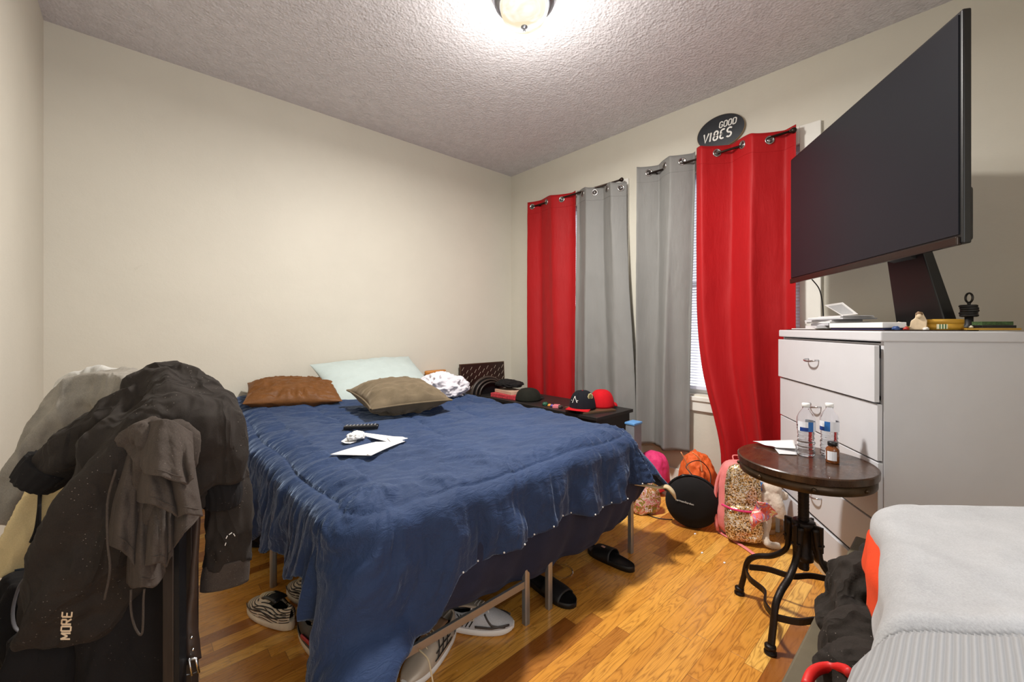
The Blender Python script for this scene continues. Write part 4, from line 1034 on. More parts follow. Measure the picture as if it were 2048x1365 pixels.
def frill(g,top,bot,Zt,Zb,nf,amp,zig=6.0,n=90,k=26,th=0.006,ph=0.0):
    """gathered layer hanging from a short top curve to a wide zigzag hem (picture-row curves at real depth)"""
    T_=bez([Vector((x,y,0)) for x,y in top],n); B_=bez([Vector((x,y,0)) for x,y in bot],n); vs=[]
    for i in range(n):
        s=i/(n-1); a=T_[int(s*(len(T_)-1))]; b=B_[int(s*(len(B_)-1))]
        for j in range(k):
            t=j/(k-1); f=math.sin(2*PI*nf*s+ph+0.8*math.sin(3*t)); fd=f*amp*(0.25+0.75*t)
            x=a.x*(1-t)+b.x*t; y=a.y*(1-t)+b.y*t+zig*f*t
            arcz=0.03*(1-math.sin(PI*s))
            vs.append(atZ(x,y,Zt*(1-t)+Zb*t+fd+arcz))
    m_=len(vs); off=[v+Vector((v.x,v.y,0)).normalized()*th for v in vs]
    F_=[]
    for i in range(n-1):
        for j in range(k-1):
            q=(i*k+j,(i+1)*k+j,(i+1)*k+j+1,i*k+j+1); F_+= [q,tuple(m_+x for x in q[::-1])]
    for i in range(n-1): F_+= [(i*k,m_+i*k,m_+(i+1)*k,(i+1)*k),(i*k+k-1,(i+1)*k+k-1,m_+(i+1)*k+k-1,m_+i*k+k-1)]
    for j in range(k-1): F_+= [(j,j+1,m_+j+1,m_+j),((n-1)*k+j,m_+(n-1)*k+j,m_+(n-1)*k+j+1,(n-1)*k+j+1)]
    g.add(vs+off,F_)
# grey heather hoodie at the back
garment('hoodie',[
 [(300,790,1.34,30,0.05),(240,785,1.36,45,0.06),(185,800,1.36,55,0.06),(140,850,1.33,55,0.055),(95,920,1.30,52,0.05),(55,990,1.27,50,0.05),(28,1040,1.25,42,0.045)],
 ],M_heath,'grey heather hoodie lying under the black one, sleeve hanging towards the left wall',disp=wr(0.008,13,1))
garment('sweatshirt',[
 [(330,800,1.40,40,0.04),(270,790,1.42,42,0.045),(215,785,1.42,46,0.05),(160,795,1.40,44,0.05),(125,815,1.40,26,0.03)],
 ],M_heath2,'pale grey sweatshirt at the very back top of the clothes heap',disp=wr(0.006,14,5))
# cream shorts hanging
o=garment('canvas_shorts',[[(150,940,1.17,42,0.022),(115,1000,1.16,50,0.020),(92,1060,1.15,50,0.020),(78,1105,1.15,50,0.020),(72,1138,1.15,48,0.018)]],M_cream,'cream canvas shorts with a frayed hem and black cord hanging at the left wall',vox=0.005,disp=wr(0.004,10,7))
g=G().tube(bez([atZ(80,985,1.12),atZ(78,1020,1.115),atZ(72,1060,1.11),atZ(62,1085,1.11)],20),0.004,8); g.tube(bez([atZ(79,1010,1.114),atZ(78,1050,1.112),atZ(76,1075,1.112),atZ(73,1096,1.112)],20),0.004,8); g.obj('drawcord',M_black2,o,True)
g=G(); sweep(g,[(80,1128,1.15,44,0.014),(76,1140,1.15,42,0.014),(74,1148,1.15,38,0.012)]); g.obj('frayed_hem',M_denim,o,True)
# main black hoodie
hd_=garment('hoodie',[
 [(300,790,1.22,35,0.06),(330,800,1.15,75,0.08),(345,850,1.09,95,0.09),(325,920,1.05,118,0.09),(268,1000,1.02,104,0.08),(222,1080,1.01,92,0.07),(185,1160,1.01,92,0.065),(158,1230,1.01,88,0.06),(146,1266,1.01,80,0.05)],
 [(300,810,1.12,50,0.06),(230,850,1.08,45,0.05),(165,890,1.06,42,0.045),(120,925,1.05,40,0.042),(95,945,1.045,38,0.04)],
 [(370,800,1.14,45,0.06),(420,830,1.13,42,0.06),(445,890,1.12,38,0.055),(448,960,1.12,36,0.05)],
 ],M_black,'big black hoodie draped over the stand, white letters near its lower hem',vox=0.008,disp=wr(0.009,12,11),spheres=[(350,850,1.07,0.11,(1,1,0.8)),(395,870,1.08,0.09,(1,1,1.1))])
def cuff(rows,m,parent,name='cuff',ribs=16):
    g=G(); n=48; P=[atZ(r[0],r[1],r[2]) for r in rows]; pts=bez(P,12); vs=[]
    for i,p in enumerate(pts):
        T_=(pts[min(i+1,len(pts)-1)]-pts[max(i-1,0)]).normalized(); vd=Vector((p.x,p.y,0)).normalized(); lat=T_.cross(vd).normalized(); dep=lat.cross(T_)
        t=i/(len(pts)-1); hw=(rows[0][3]*(1-t)+rows[-1][3]*t)/F*rows[0][2]; th=rows[0][4]*(1-t)+rows[-1][4]*t
        for k in range(n):
            a=2*PI*k/n; rr=1+0.05*math.sin(ribs*a)+0.04*math.sin(t*PI); vs.append(p+lat*hw*math.cos(a)*rr+dep*th*math.sin(a)*rr)
    L_=len(pts); g.add(vs,[(i*n+k,i*n+(k+1)%n,(i+1)*n+(k+1)%n,(i+1)*n+k) for i in range(L_-1) for k in range(n)]+[tuple(range(n-1,-1,-1)),tuple((L_-1)*n+k for k in range(n))])
    return g.obj(name,m,parent,True)
cuff([(108,930,1.045,46,0.045),(88,948,1.04,44,0.043),(66,968,1.035,36,0.036)],M_black2,hd_)
# right-hand black sweatshirt with hanging sleeve
h2=garment('sweatshirt',[
 [(345,775,1.20,25,0.05),(395,800,1.19,42,0.06),(430,850,1.18,40,0.06),(445,910,1.17,34,0.055),(455,960,1.17,30,0.045)],
 [(440,930,1.17,30,0.045),(455,990,1.165,34,0.04),(462,1040,1.165,38,0.035),(460,1090,1.165,38,0.03),(455,1130,1.165,40,0.028)],
 ],M_char if False else M_black,'faded black sweatshirt whose sleeve hangs on the side facing the bed',vox=0.007,disp=wr(0.006,12,21))
cuff([(455,1118,1.165,38,0.03),(452,1145,1.163,38,0.028),(450,1172,1.16,40,0.026)],M_char,h2,'cuff',24)
cuff([(440,960,1.13,32,0.05),(446,985,1.13,33,0.048),(444,1010,1.13,30,0.045)],M_black2,h2,'waistband',30)
# charcoal t-shirt on top in front
t_=garment('t_shirt',[
 [(300,868,0.99,40,0.035),(330,895,0.97,52,0.04),(335,950,0.97,46,0.035),(330,1010,0.97,36,0.03),(318,1060,0.965,26,0.02)],
 [(243,905,0.965,13,0.016),(252,880,0.955,16,0.018),(275,862,0.95,17,0.018),(292,872,0.94,15,0.018),(288,895,0.935,12,0.015)],
 ],M_char,'crumpled charcoal grey T-shirt hanging on the front of the clothes heap',vox=0.005,smooth=3,disp=wr(0.006,17,31,0.6,0.003))
def layer(nm,top,bot,Zt,Zb,nf,amp,zig,ph,n=110,k=40,arcd=0.045,hem=True):
    T_=bez([Vector((x,y,0)) for x,y in top],n); B_=bez([Vector((x,y,0)) for x,y in bot],n); A=np.zeros((n,k,3))
    for i in range(n):
        s_=i/(n-1); a=T_[int(s_*(len(T_)-1))]; b=B_[int(s_*(len(B_)-1))]
        for j in range(k):
            t=j/(k-1); w=2*PI*nf*s_+ph+0.9*math.sin(2.4*t+ph); f=math.sin(w)+0.35*math.sin(2.3*w+1)
            x=a.x*(1-t)+b.x*t+zig*math.cos(w)*t; y=a.y*(1-t)+b.y*t+zig*0.7*f*t
            arcz=arcd*(1-math.sin(PI*s_))**1.5
            Z=Zt*(1-t)+Zb*t-0.012*math.sin(PI*t)+f*amp*(0.25+0.75*t)+arcz+0.004*float(fbm(s_*7,t*5,ph,3))
            A[i,j]=atZ(x,y,Z)
    # fill the row gaps of the sampled curves
    for _ in range(3): A[1:-1]=(A[:-2]+2*A[1:-1]+A[2:])/4
    o=grid(A,M_char,nm,t_,solid=0.004)
    if hem:
        P=[Vector(A[i,-5])+(Vector((0,0,EYE))-Vector(A[i,-5])).normalized()*0.003 for i in range(2,n-2,2)]
        G().tube(P,0.0013,5,cap=False).obj('hem_seam',M_char,o,True)
    return o
layer('lower_fold',[(345,985),(370,1000),(392,1010)],[(326,1088),(345,1098),(362,1082),(380,1054),(396,1030)],0.955,0.935,1.0,0.014,4,0.0)
layer('sleeve',[(262,1000),(290,1000),(322,1005)],[(252,1164),(270,1175),(288,1178),(308,1172),(334,1142)],0.955,0.930,1.3,0.013,4,0.5)
layer('side_panel',[(250,890),(275,880),(305,892)],[(206,1060),(224,1090),(250,1112),(272,1136),(290,1104)],0.955,0.918,1.5,0.014,4,1.0)
layer('sleeve',[(300,985),(325,990),(352,1000)],[(280,1118),(300,1134),(318,1126),(334,1132),(346,1114)],0.945,0.910,1.4,0.013,4,2.6)
layer('lower_fold',[(285,880),(330,880),(386,905)],[(264,988),(300,1012),(340,1026),(374,1032),(398,1036)],0.940,0.895,1.8,0.016,6,2.0)
layer('body_fold',[(285,848),(335,840),(384,866)],[(276,925),(300,948),(338,962),(372,966),(390,962)],0.935,0.875,1.5,0.014,5,0.3)
# sleeve seams of the t-shirt
for rows in ([(285,935,0.875),(320,950,0.868),(355,965,0.868),(385,960,0.875)],[(280,985,0.88),(320,1005,0.872),(355,1020,0.872),(386,1018,0.88)]):
    pass
# hanging strap with buckle
st=thing('leather_belt','dark brown leather belt with metal buckle hanging beside the rack post','belt',atZ(388,1000,1.10))
def stl(p): return p-st.location
def ribbon(g,rows,th=0.003,loc=None,edge=None):
    P=bez([atZ(r[0],r[1],r[2]) for r in rows],len(rows)*8); m=len(P); vs=[]
    for i,p in enumerate(P):
        t=i/(m-1)*(len(rows)-1); k=min(len(rows)-2,int(t)); w=t-k; hw=(rows[k][3]*(1-w)+rows[k+1][3]*w)/F*rows[0][2]
        T_=(P[min(i+1,m-1)]-P[max(i-1,0)]).normalized(); vd=Vector((p.x,p.y,0)).normalized(); lat=T_.cross(vd).normalized(); dep=lat.cross(T_)
        p=p-(loc if loc is not None else Vector())
        vs+=[p+lat*hw+dep*th/2,p-lat*hw+dep*th/2,p-lat*hw-dep*th/2,p+lat*hw-dep*th/2]
    g.add(vs,[(i*4+k,i*4+(k+1)%4,(i+1)*4+(k+1)%4,(i+1)*4+k) for i in range(m-1) for k in range(4)]+[(3,2,1,0),tuple(4*(m-1)+k for k in range(4))])
    return g
g=ribbon(G(),[(388,960,1.03,4,0),(396,1020,1.03,4,0),(393,1080,1.03,5,0),(388,1140,1.03,6,0),(385,1190,1.03,8,0),(378,1240,1.03,14,0),(380,1290,1.03,16,0),(386,1325,1.03,14,0)],0.003,st.location); g.obj('strap',M_lth,st,True)
for y in (1276,1300,1318):
    g=G().sphere(stl(atZ(383+ (y-1276)*0.12,y,1.024)),0.0035,10,6,sc=(1,1,1)); g.obj('rivet',M_chr,st,True)
g=G(); c=[atZ(x,y,1.02) for x,y in ((364,1322),(392,1318),(398,1345),(370,1352),(364,1322))]; g.tube([stl(p) for p in c],0.003,8); g.tube([stl(atZ(378,1318,1.018)),stl(atZ(384,1352,1.018))],0.0025,8); g.obj('buckle',M_chr,st,True)
# thin cords hanging in front of the rack
for (rows,lab) in (([(232,940,0.90),(216,1000,0.90),(215,1080,0.90),(220,1140,0.90),(209,1200,0.90)],'thin black cord hanging from the left side of the charcoal T-shirt'),([(262,1180,0.93),(262,1220,0.93),(270,1255,0.93),(284,1268,0.93),(287,1200,0.93),(289,1178,0.93)],'looped black cord hanging below the charcoal T-shirt')):
    G().tube(bez([atZ(*r) for r in rows],30),0.0022,8).obj('drawcord',M_char,t_,True)
# black trousers and bags hanging below
garment('trousers',[
 [(120,1240,1.06,70,0.05),(130,1300,1.06,85,0.06),(120,1360,1.06,100,0.06),(115,1440,1.06,105,0.06)],
 ],M_black2,'black trousers hanging lowest at the left below the lettered hem',vox=0.008,disp=wr(0.010,11,41,0.25))
garment('jacket',[
 [(270,1000,1.10,75,0.05),(270,1100,1.09,75,0.05),(265,1200,1.08,72,0.05),(262,1300,1.08,72,0.05),(262,1420,1.08,72,0.05)],
 ],M_black2,'plain black jacket hanging behind the charcoal T-shirt next to the rack post',vox=0.008,disp=wr(0.009,11,43,0.22))
bg_=garment('shoulder_bag',[
 [(75,1150,1.12,40,0.04),(62,1200,1.12,46,0.045),(60,1260,1.12,50,0.05),(70,1300,1.12,48,0.045)],
 ],M_black2,'black fabric bag with a looped strap hanging against the left wall',vox=0.008,disp=wr(0.006,14,45))
g=G().tube(bez([atZ(55,1150,1.06),atZ(38,1175,1.06),(atZ(26,1220,1.06)),atZ(30,1255,1.06),atZ(50,1268,1.06),atZ(72,1272,1.05)],30),0.0045,8,flat=0.5); g.obj('bag_strap',mat('grey_webbing',(96,94,96),0.6),bg_,True)
# white letters on the hoodie hem (read upwards)
hb=bpy.context.evaluated_depsgraph_get()
from mathutils.bvhtree import BVHTree
def surf(o,px,py):
    me=o.data; bv=BVHTree.FromPolygons([v.co for v in me.vertices],[p.vertices for p in me.polygons])
    d=atZ(px,py,1.0)-Vector((0,0,EYE)); d.normalize(); h=bv.ray_cast(Vector((0,0,EYE)),d)
    return h[0],h[1]
M_let=mat('cream_print',(226,206,176),0.6)
def decal(o,strokes,w,m,name,parent,lift=0.0015,dens=6):
    bv=BVHTree.FromPolygons([v.co for v in o.data.vertices],[p.vertices for p in o.data.polygons]); O=Vector((0,0,EYE))
    g=G()
    for (x0,y0,x1,y1) in strokes:
        n=dens; L_=math.hypot(x1-x0,y1-y0); tx,ty=(x1-x0)/L_,(y1-y0)/L_; nx,ny=-ty,tx; vs=[];ok=True
        for i in range(n+1):
            for sgn_ in (-1,1):
                t=i/n; px=x0+(x1-x0)*t+nx*w/2*sgn_; py=y0+(y1-y0)*t+ny*w/2*sgn_
                d=(atZ(px,py,1.0)-O).normalized(); h=bv.ray_cast(O,d)
                if h[0] is None: ok=False;break
                nn=h[1] if h[1].dot(d)<0 else -h[1]
                vs.append(h[0]-d*lift)
        if ok: g.add(vs,[(2*i,2*i+1,2*i+3,2*i+2) for i in range(n)])
    if g.v: return g.obj(name,m,parent,False,solid=0.0006)
# letters M O R E running bottom to top between (118,1281) and (143,1222)
def lset(base,h,w,strk):
    out=[]
    for (a,b,c,d) in strk:   # letter units: x along reading direction (upwards), y = letter height (towards left)
        f=lambda x,y:(base[0]+ (x*w)*0.10 - y*h+0.0, base[1]-x*w)
        p=f(a,b);q=f(c,d); out.append((p[0],p[1],q[0],q[1]))
    return out
GL={'M':[(0,0,0,1),(0,1,.5,.3),(.5,.3,1,1),(1,1,1,0)],'O':[(0.1,0,0.1,1),(0.1,1,.9,1),(.9,1,.9,0),(.9,0,.1,0)],'R':[(0,0,0,1),(0,1,.8,1),(.8,1,.8,.5),(.8,.5,0,.5),(.35,.5,.9,0)],'E':[(0,0,0,1),(0,1,.85,1),(0,.5,.7,.5),(0,0,.85,0)]}
for i,ch in enumerate('MORE'):
    decal(hd_,lset((140+i*1.0,1279-i*14.8),19,11.5,GL[ch]),3.2,M_let,'printed_letter',hd_)
# paint specks on the sleeve
decal(h2,[(452,1078,455,1072),(458,1070,464,1066),(467,1068,470,1073),(450,1092,452,1086)],1.6,M_wht,'paint_splash',h2)
# ================================================================ foreground bench with clothes
M_bench=mat('worn_grey_brown_bench',(92,84,66),0.5,var=0.3,vs=6,bump=0.15,bs=30)
bn=thing('storage_bench','worn grey brown bench top under the clothes piled in the near right foreground','bench',(1.15,-0.05,0))
g=G().box((-0.65,-0.30,0.40),(0.77,0.31,0.45)); g.obj('bench_top',M_bench,bn,bevel=0.006)
for x in (-0.6,0.70):
    for y in (-0.25,0.25): G().box((x-0.02,y-0.02,0),(x+0.02,y+0.02,0.40)).obj('leg',M_bench,bn)
for y in (-0.25,0.25): G().box((-0.58,y-0.01,0.34),(0.68,y+0.01,0.40)).obj('apron',M_bench,bn)

# dark jacket bundled under the sweatshirt, spilling over the bench edge
g=G()
g.box((0.45,-0.52,0.46),(1.22,0.03,0.68))
for (x,y,z,r,sc) in ((1.34,0.10,0.55,0.12,(1.1,0.9,0.95)),(1.25,0.15,0.56,0.085,(1.1,0.9,1.3)),(1.13,0.14,0.53,0.08,(1.0,0.85,1.0)),(1.03,0.12,0.56,0.08,(1.2,0.8,1.1)),(0.91,0.11,0.58,0.07,(1.3,0.8,1.2)),(1.235,0.215,0.50,0.042,(1.4,0.8,0.9)),(1.16,0.20,0.48,0.03,(1.6,0.8,0.8)),(0.74,0.09,0.60,0.07,(1.2,0.8,1.2))):
    g.sphere((x,y,z),r,20,14,sc=sc)
o=g.obj('fleece_jacket',M_black,None,True); bake(o,0.008,5,wr(0.014,13,51,0.8,0.005))
for v in o.data.vertices: v.co.z=max(v.co.z,0.452)
tag(o,'dark fleece jacket bundled on the bench beneath the grey sweatshirt','clothing')
def shear(A,d=0.0):
    A=A.copy(); A[...,1]+=0.052*sstep(0.80,1.2,A[...,0])*sstep(-0.3,0.0,A[...,1])
    f=sstep(0.55,1.15,A[...,0])*np.maximum(0,0.06-A[...,1])*1.02; A=A.copy(); A[...,0]+=f; return A
M_or=fabric('orange_red_knit',(214,66,30),0.1,400,0.2,0.2)
def slab_cloth(u0,u1,v0,v1,zt,drop,m,name,rb=0.04,step=0.008,seed=0,amp=0.01,over=0.16,rc=0.09,crease=None,flare=0.15):
    na=int((u1-u0+2*over)/step); nb=int((v1-v0+2*over)/step)
    a=np.linspace(u0-over,u1+over,na); b=np.linspace(v0-over,v1+over,nb); a,b=np.meshgrid(a,b,indexing='ij')
    cx=np.clip(a,u0+rc,u1-rc); cy=np.clip(b,v0+rc,v1-rc); dx=a-cx; dy=b-cy; dist=np.sqrt(dx*dx+dy*dy)+1e-9; d=dist-rc
    nx,ny=dx/dist,dy/dist; arc_=rb*PI/2; th=np.clip(d,0,arc_)/rb; e=np.clip(d-arc_,0,None)
    out=rb*np.sin(th)+e*flare; down=rb*(1-np.cos(th))+e
    q=a*np.abs(ny)+b*np.abs(nx)+0.2*np.arctan2(dy,dx); k=sstep(0,0.15,d)
    out=out+k*0.012*np.sin(q*22+3*fbm(q*3,d*3,0,seed))
    X=np.where(d>0,cx+nx*(rc+out),a); Y=np.where(d>0,cy+ny*(rc+out),b); Z=zt-np.where(d>0,down,0)
    big=fbm(a*3.2+seed,b*3.2,0,seed+1,3); rg=ridge(a*2.6+b*1.5+0.5*fbm(a*3,b*3,0,seed+5),b*6-a*2.0,0,seed+2,2)
    w=amp*(1.3*big+0.8*rg)
    if crease is not None: w=w+crease(X,Y)
    Z=Z+w*np.where(d>0,np.cos(np.clip(th,0,PI/2)),1); X=X+nx*w*np.where(d>0,np.sin(th),0); Y=Y+ny*w*np.where(d>0,np.sin(th),0)
    return np.stack([X,Y,Z],-1)
A=shear(slab_cloth(0.88,1.235,-0.40,0.058,0.785,0.1,M_or,'x',seed=3,over=0.10,rb=0.03,flare=0.02))
o=grid(A,M_or,'knit_top',solid=0.006,off=-1); tag(o,'orange red knit top showing as a thin strip under the grey sweatshirt','clothing')
M_swt=fabric('pale_grey_sweat_fleece',(164,164,165),0.14,380,0.3,0.15)
def rib_mat():
    a=N('pale_grey_rib_knit'); c=lin((156,156,157)); tc=a.n('ShaderNodeTexCoord'); mp=a.n('ShaderNodeMapping'); mp.inputs['Rotation'].default_value=(0,0,math.radians(90)); a.l(tc.outputs['Object'],mp.inputs['Vector'])
    w=a.n('ShaderNodeTexWave'); w.inputs['Scale'].default_value=48; w.inputs['Distortion'].default_value=0.3; a.l(mp.outputs[0],w.inputs['Vector'])
    a.l(a.ramp(w.outputs['Fac'],[(0.1,tuple(x*0.85 for x in c)),(0.8,c)]),a.b.inputs['Base Color']); a.b.inputs['Roughness'].default_value=0.95; a.bump(w.outputs['Fac'],0.6,0.003); return a.m
M_rib=rib_mat()
def crz(X,Y):
    Xc=CA*X-SA*Y; Zc=SA*X+CA*Y
    return Xc,0.508+0.010*np.sin(Xc*16+0.6)-Zc
def crs(X,Y):
    Xc,dd=crz(X,Y); return -0.010*np.exp(-(dd/0.010)**2)+0.004*np.exp(-((dd+0.022)/0.018)**2)
A=shear(slab_cloth(0.40,1.235,-0.40,0.043,0.822,0.1,M_swt,'x',seed=9,over=0.14,amp=0.012,step=0.003,rb=0.035,flare=0.03))
A[...,2]+=crs(A[...,0],A[...,1]); n,k=A.shape[:2]; _,dd=crz(A[...,0],A[...,1]); f1=[];f2=[]
for i in range(n-1):
    for j in range(k-1):
        q=(i*k+j,(i+1)*k+j,(i+1)*k+j+1,i*k+j+1); (f2 if dd[i,j]>0 else f1).append(q)
V_=A.reshape(-1,3)
def subm(name,f,m,par=None):
    ids=sorted({i for q in f for i in q}); mp={a:b for b,a in enumerate(ids)}
    return mo(name,[V_[i] for i in ids],[tuple(mp[i] for i in q) for q in f],m,par,True,solid=0.005,off=-1)
sw=subm('sweatshirt',f1,M_swt); tag(sw,'pale grey fleece sweatshirt laid over the pile in the right foreground','clothing')
subm('ribbed_waistband',f2,M_rib,sw)
# red piped hood edge curling out at the very bottom
M_redp=mat('red_piping',(206,26,22),0.5)
P=[atZ(1612,1375,0.66),atZ(1622,1350,0.68),atZ(1640,1338,0.70),atZ(1665,1335,0.70),atZ(1690,1340,0.68),atZ(1702,1350,0.66)]
o=G().tube(bez(P,24),0.008,10).obj('hood_edge_cord',M_redp,None,True); tag(o,'bright red rounded piping curling out of the dark jacket at the bottom edge','trim')
# ================================================================ shoes
def shoe(name,label,heel,toe,uppers,solem,L_=0.295,lace=None,stripe=None,cat='shoe',tall=1.0,opening=M_blk,group=None,extra=None,side=1):
    """sneaker lying from heel point to toe point on the floor"""
    h=Vector(heel); t=Vector(toe); d=(t-h); d.z=0; L_=d.length if L_ is None else L_; a=math.atan2(d.y,d.x)
    r=thing(name,label,cat,(h.x,h.y,0.0),(0,0,a),group)
    def half(x):       # half width along the shoe
        u=x/L_; return 0.5*L_*0.335*(max(0,1-abs((u-0.5)/0.505)**3.2))**0.5*(0.86+0.20*math.sin((u-0.25)*PI*1.1))
    # sole
    g=G(); n=28; m=14; rows=[]
    for i in range(n+1):
        x=L_*(0.001+0.998*i/n); w=half(x)*1.02+0.001; u=i/n
        z1=0.027+0.012*(1-u)**1.5+0.004*math.sin(u*9); z0=0.0+0.014*max(0,(u-0.82)/0.18)**2+0.004*max(0,(0.08-u)/0.08)
        sec=[]
        for k in range(m):
            an=2*PI*k/m; c,s=math.cos(an),math.sin(an)
            y=w*math.copysign(abs(c)**0.35,c)*(1.0 if s<0 else 0.97); z=(z0+z1)/2+(z1-z0)/2*math.copysign(abs(s)**0.5,s)
            sec.append((x,y,z))
        rows.append(sec)
    g.add([p for rw in rows for p in rw],[(i*m+k,(i+1)*m+k,(i+1)*m+(k+1)%m,i*m+(k+1)%m) for i in range(n) for k in range(m)]+[tuple(range(m)),tuple(n*m+k for k in range(m-1,-1,-1))])
    g.obj('sole',solem,r,True)
    # tread
    g=G()
    for i in range(11):
        x=L_*(0.05+0.085*i); w=half(x)*1.0
        if w>0.012 and x<L_*0.86: g.box((x-0.007,-w*0.98,-0.0),(x+0.007,w*0.98,0.012))
    # upper
    n=36; m=26; V_=[];
    def topz(u):
        return tall*np.interp(u,[0,0.06,0.16,0.30,0.42,0.55,0.70,0.85,0.95,1.0],[0.088,0.098,0.088,0.080,0.092,0.093,0.074,0.056,0.044,0.034])
    for i in range(n+1):
        u=i/n; x=L_*(0.012+0.976*u); w=half(x); zt_=topz(u); zb_=0.025
        lean=0
        for k in range(m+1):
            an=PI*k/m; c,s=math.cos(an),math.sin(an)
            y=w*math.copysign(abs(c)**0.75,c)*(1-0.30*(s**2)*(1 if u<0.55 else 0.5)); z=zb_+(zt_-zb_)*abs(s)**0.8
            V_.append((x,y,z))
    fu=[];fo=[]
    for i in range(n):
        for k in range(m):
            u=(i+0.5)/n; kk=(k+0.5)/m
            open_=(0.05<u<0.43) and (0.31<kk<0.69)
            if open_: continue
            fu.append((i*(m+1)+k,i*(m+1)+k+1,(i+1)*(m+1)+k+1,(i+1)*(m+1)+k))
    o=mo('upper',V_,fu,uppers,r,True,solid=0.004,off=-1)
    o.modifiers.new('u','SUBSURF').levels=1
    # lining / insole
    g=G(); nn=20; vv=[]
    for i in range(nn+1):
        x=L_*(0.05+0.45*i/nn); w=half(x)*0.80; vv+= [(x,w,0.046),(x,-w,0.046)]
    g.add(vv,[(2*i,2*i+1,2*i+3,2*i+2) for i in range(nn)]); g.obj('insole',opening,r,solid=0.004)
    # tongue
    A=np.zeros((8,7,3))
    for i in range(8):
        for j in range(7):
            u=0.37+0.22*i/7; x=L_*u; y=(j/6-0.5)*0.052; A[i,j]=(x-0.03*(1-i/7),y,topz(u)+0.012*(1-i/7)+0.003-0.18*abs(y)**1.0*1.0)
    grid(A,uppers if not lace else lace[1],'tongue',r,solid=0.006)
    if lace:
        for i in range(6):
            u=0.44+0.045*i; x=L_*u; zt_=topz(u)+0.006
            g=G().tube(bez([(x,0.026-0.001*i,zt_-0.009),(x+0.004,0.012,zt_+0.001),(x,0,zt_+0.003),(x-0.004,-0.012,zt_+0.001),(x,-0.026+0.001*i,zt_-0.009)],14),0.0028,6,flat=0.6); g.obj('lace',lace[0],r,True)
    if extra: extra(r,half,topz,L_,o)
    return r
def side_strip(r,half,topz,L_,pts,w,m,name,side=1):
    """raised strip on the shoe's flank: pts = (u, height fraction)"""
    P=[]
    def pt(u,hf):
        x=L_*(0.012+0.976*u); ww=half(x); s=max(0.02,hf)**(1/0.8); s=min(1,s); c=math.sqrt(max(0,1-s*s))
        y=ww*(abs(c)**0.75)*(1-0.30*s*s*(1 if u<0.55 else 0.5)); z=0.030+(topz(u)-0.030)*hf
        return Vector((x,side*(y+0.0022),z+0.001))
    Q=[]; 
    for (u0,h0),(u1,h1) in zip(pts[:-1],pts[1:]):
        for k in range(8): t=k/8; Q.append(pt(u0+(u1-u0)*t,h0+(h1-h0)*t))
    Q.append(pt(*pts[-1]))
    g=G().tube(Q,w,6,flat=0.5,up=(0,side,0)); return g.obj(name,m,r,True)
def wavy_upper():
    a=N('black_white_wave_stripes'); v=a.coord((1,1,1)); sp=a.n('ShaderNodeSeparateXYZ'); a.l(v,sp.inputs[0])
    w=a.math('ADD',a.math('MULTIPLY',sp.outputs[2],680),a.math('MULTIPLY',a.math('SINE',a.math('MULTIPLY',sp.outputs[0],38)),3.2))
    f=a.math('SINE',w); f2=a.math('MULTIPLY',a.math('GREATER_THAN',f,0.45),a.math('GREATER_THAN',a.noise(v,30,2),0.36))
    mx=a.n('ShaderNodeMix',data_type='RGBA'); a.l(f2,mx.inputs['Factor']); mx.inputs[6].default_value=(*lin((206,192,170)),1); mx.inputs[7].default_value=(*lin((22,20,20)),1)
    a.l(mx.outputs[2],a.b.inputs['Base Color']); a.b.inputs['Roughness'].default_value=0.5; a.bump(f,0.5,0.004); return a.m
M_wave=wavy_upper()
M_csole=mat('cream_rubber_sole',(214,200,176),0.5,var=0.12,vs=20); M_wsole=mat('white_foam_sole',(228,224,218),0.5,var=0.06)
M_laceC=mat('cream_lace',(206,188,154),0.7); M_mesh=mat('silver_mesh',(184,184,186),0.5,var=0.15,vs=400,bump=0.5,bs=500); M_silv=mat('warm_silver_leather',(182,168,150),0.4,0.2)
M_drk=mat('dark_grey_overlay',(60,54,50),0.45); M_tan=mat('tan_suede',(146,112,84),0.75); M_redl=mat('crimson_leather',(168,20,34),0.4)
def ex_wave(r,half,topz,L_,o):
    for s in (1,-1):
        side_strip(r,half,topz,L_,[(0.03,0.42),(0.25,0.30),(0.5,0.42),(0.75,0.30),(0.95,0.35)],0.003,M_blk,'side_stripe',s)
        side_strip(r,half,topz,L_,[(0.04,0.60),(0.25,0.52),(0.45,0.66),(0.7,0.52)],0.002,M_blk,'side_stripe',s)
# striped pair at the left legs
fl=lambda px,py:atz(px,py,0.0)
shoe('sneaker','black and cream wavy striped sneaker in front, toe pointing left by the bed leg',fl(585,1262),fl(496,1208),M_wave,M_csole,L_=0.29,lace=(M_laceC,M_blk),extra=ex_wave)
shoe('sneaker','black and cream wavy striped sneaker lying behind its mate under the comforter',fl(655,1224),fl(566,1170),M_wave,M_csole,L_=0.28,lace=(M_laceC,M_blk),extra=ex_wave)
def ex_red(r,half,topz,L_,o):
    for s in (1,-1):
        side_strip(r,half,topz,L_,[(0.30,0.25),(0.55,0.32),(0.8,0.22)],0.009,M_redl,'red_panel',s)
        side_strip(r,half,topz,L_,[(0.0,0.12),(0.4,0.10),(0.9,0.12)],0.005,M_drk,'midsole_line',s)
shoe('sneaker','black, white and red sneaker half hidden under the hanging comforter corner',fl(603,1262),fl(706,1352),mat('black_leather',(24,22,22),0.4),M_csole,L_=0.29,lace=(M_laceC,M_blk),extra=ex_red,tall=1.05)
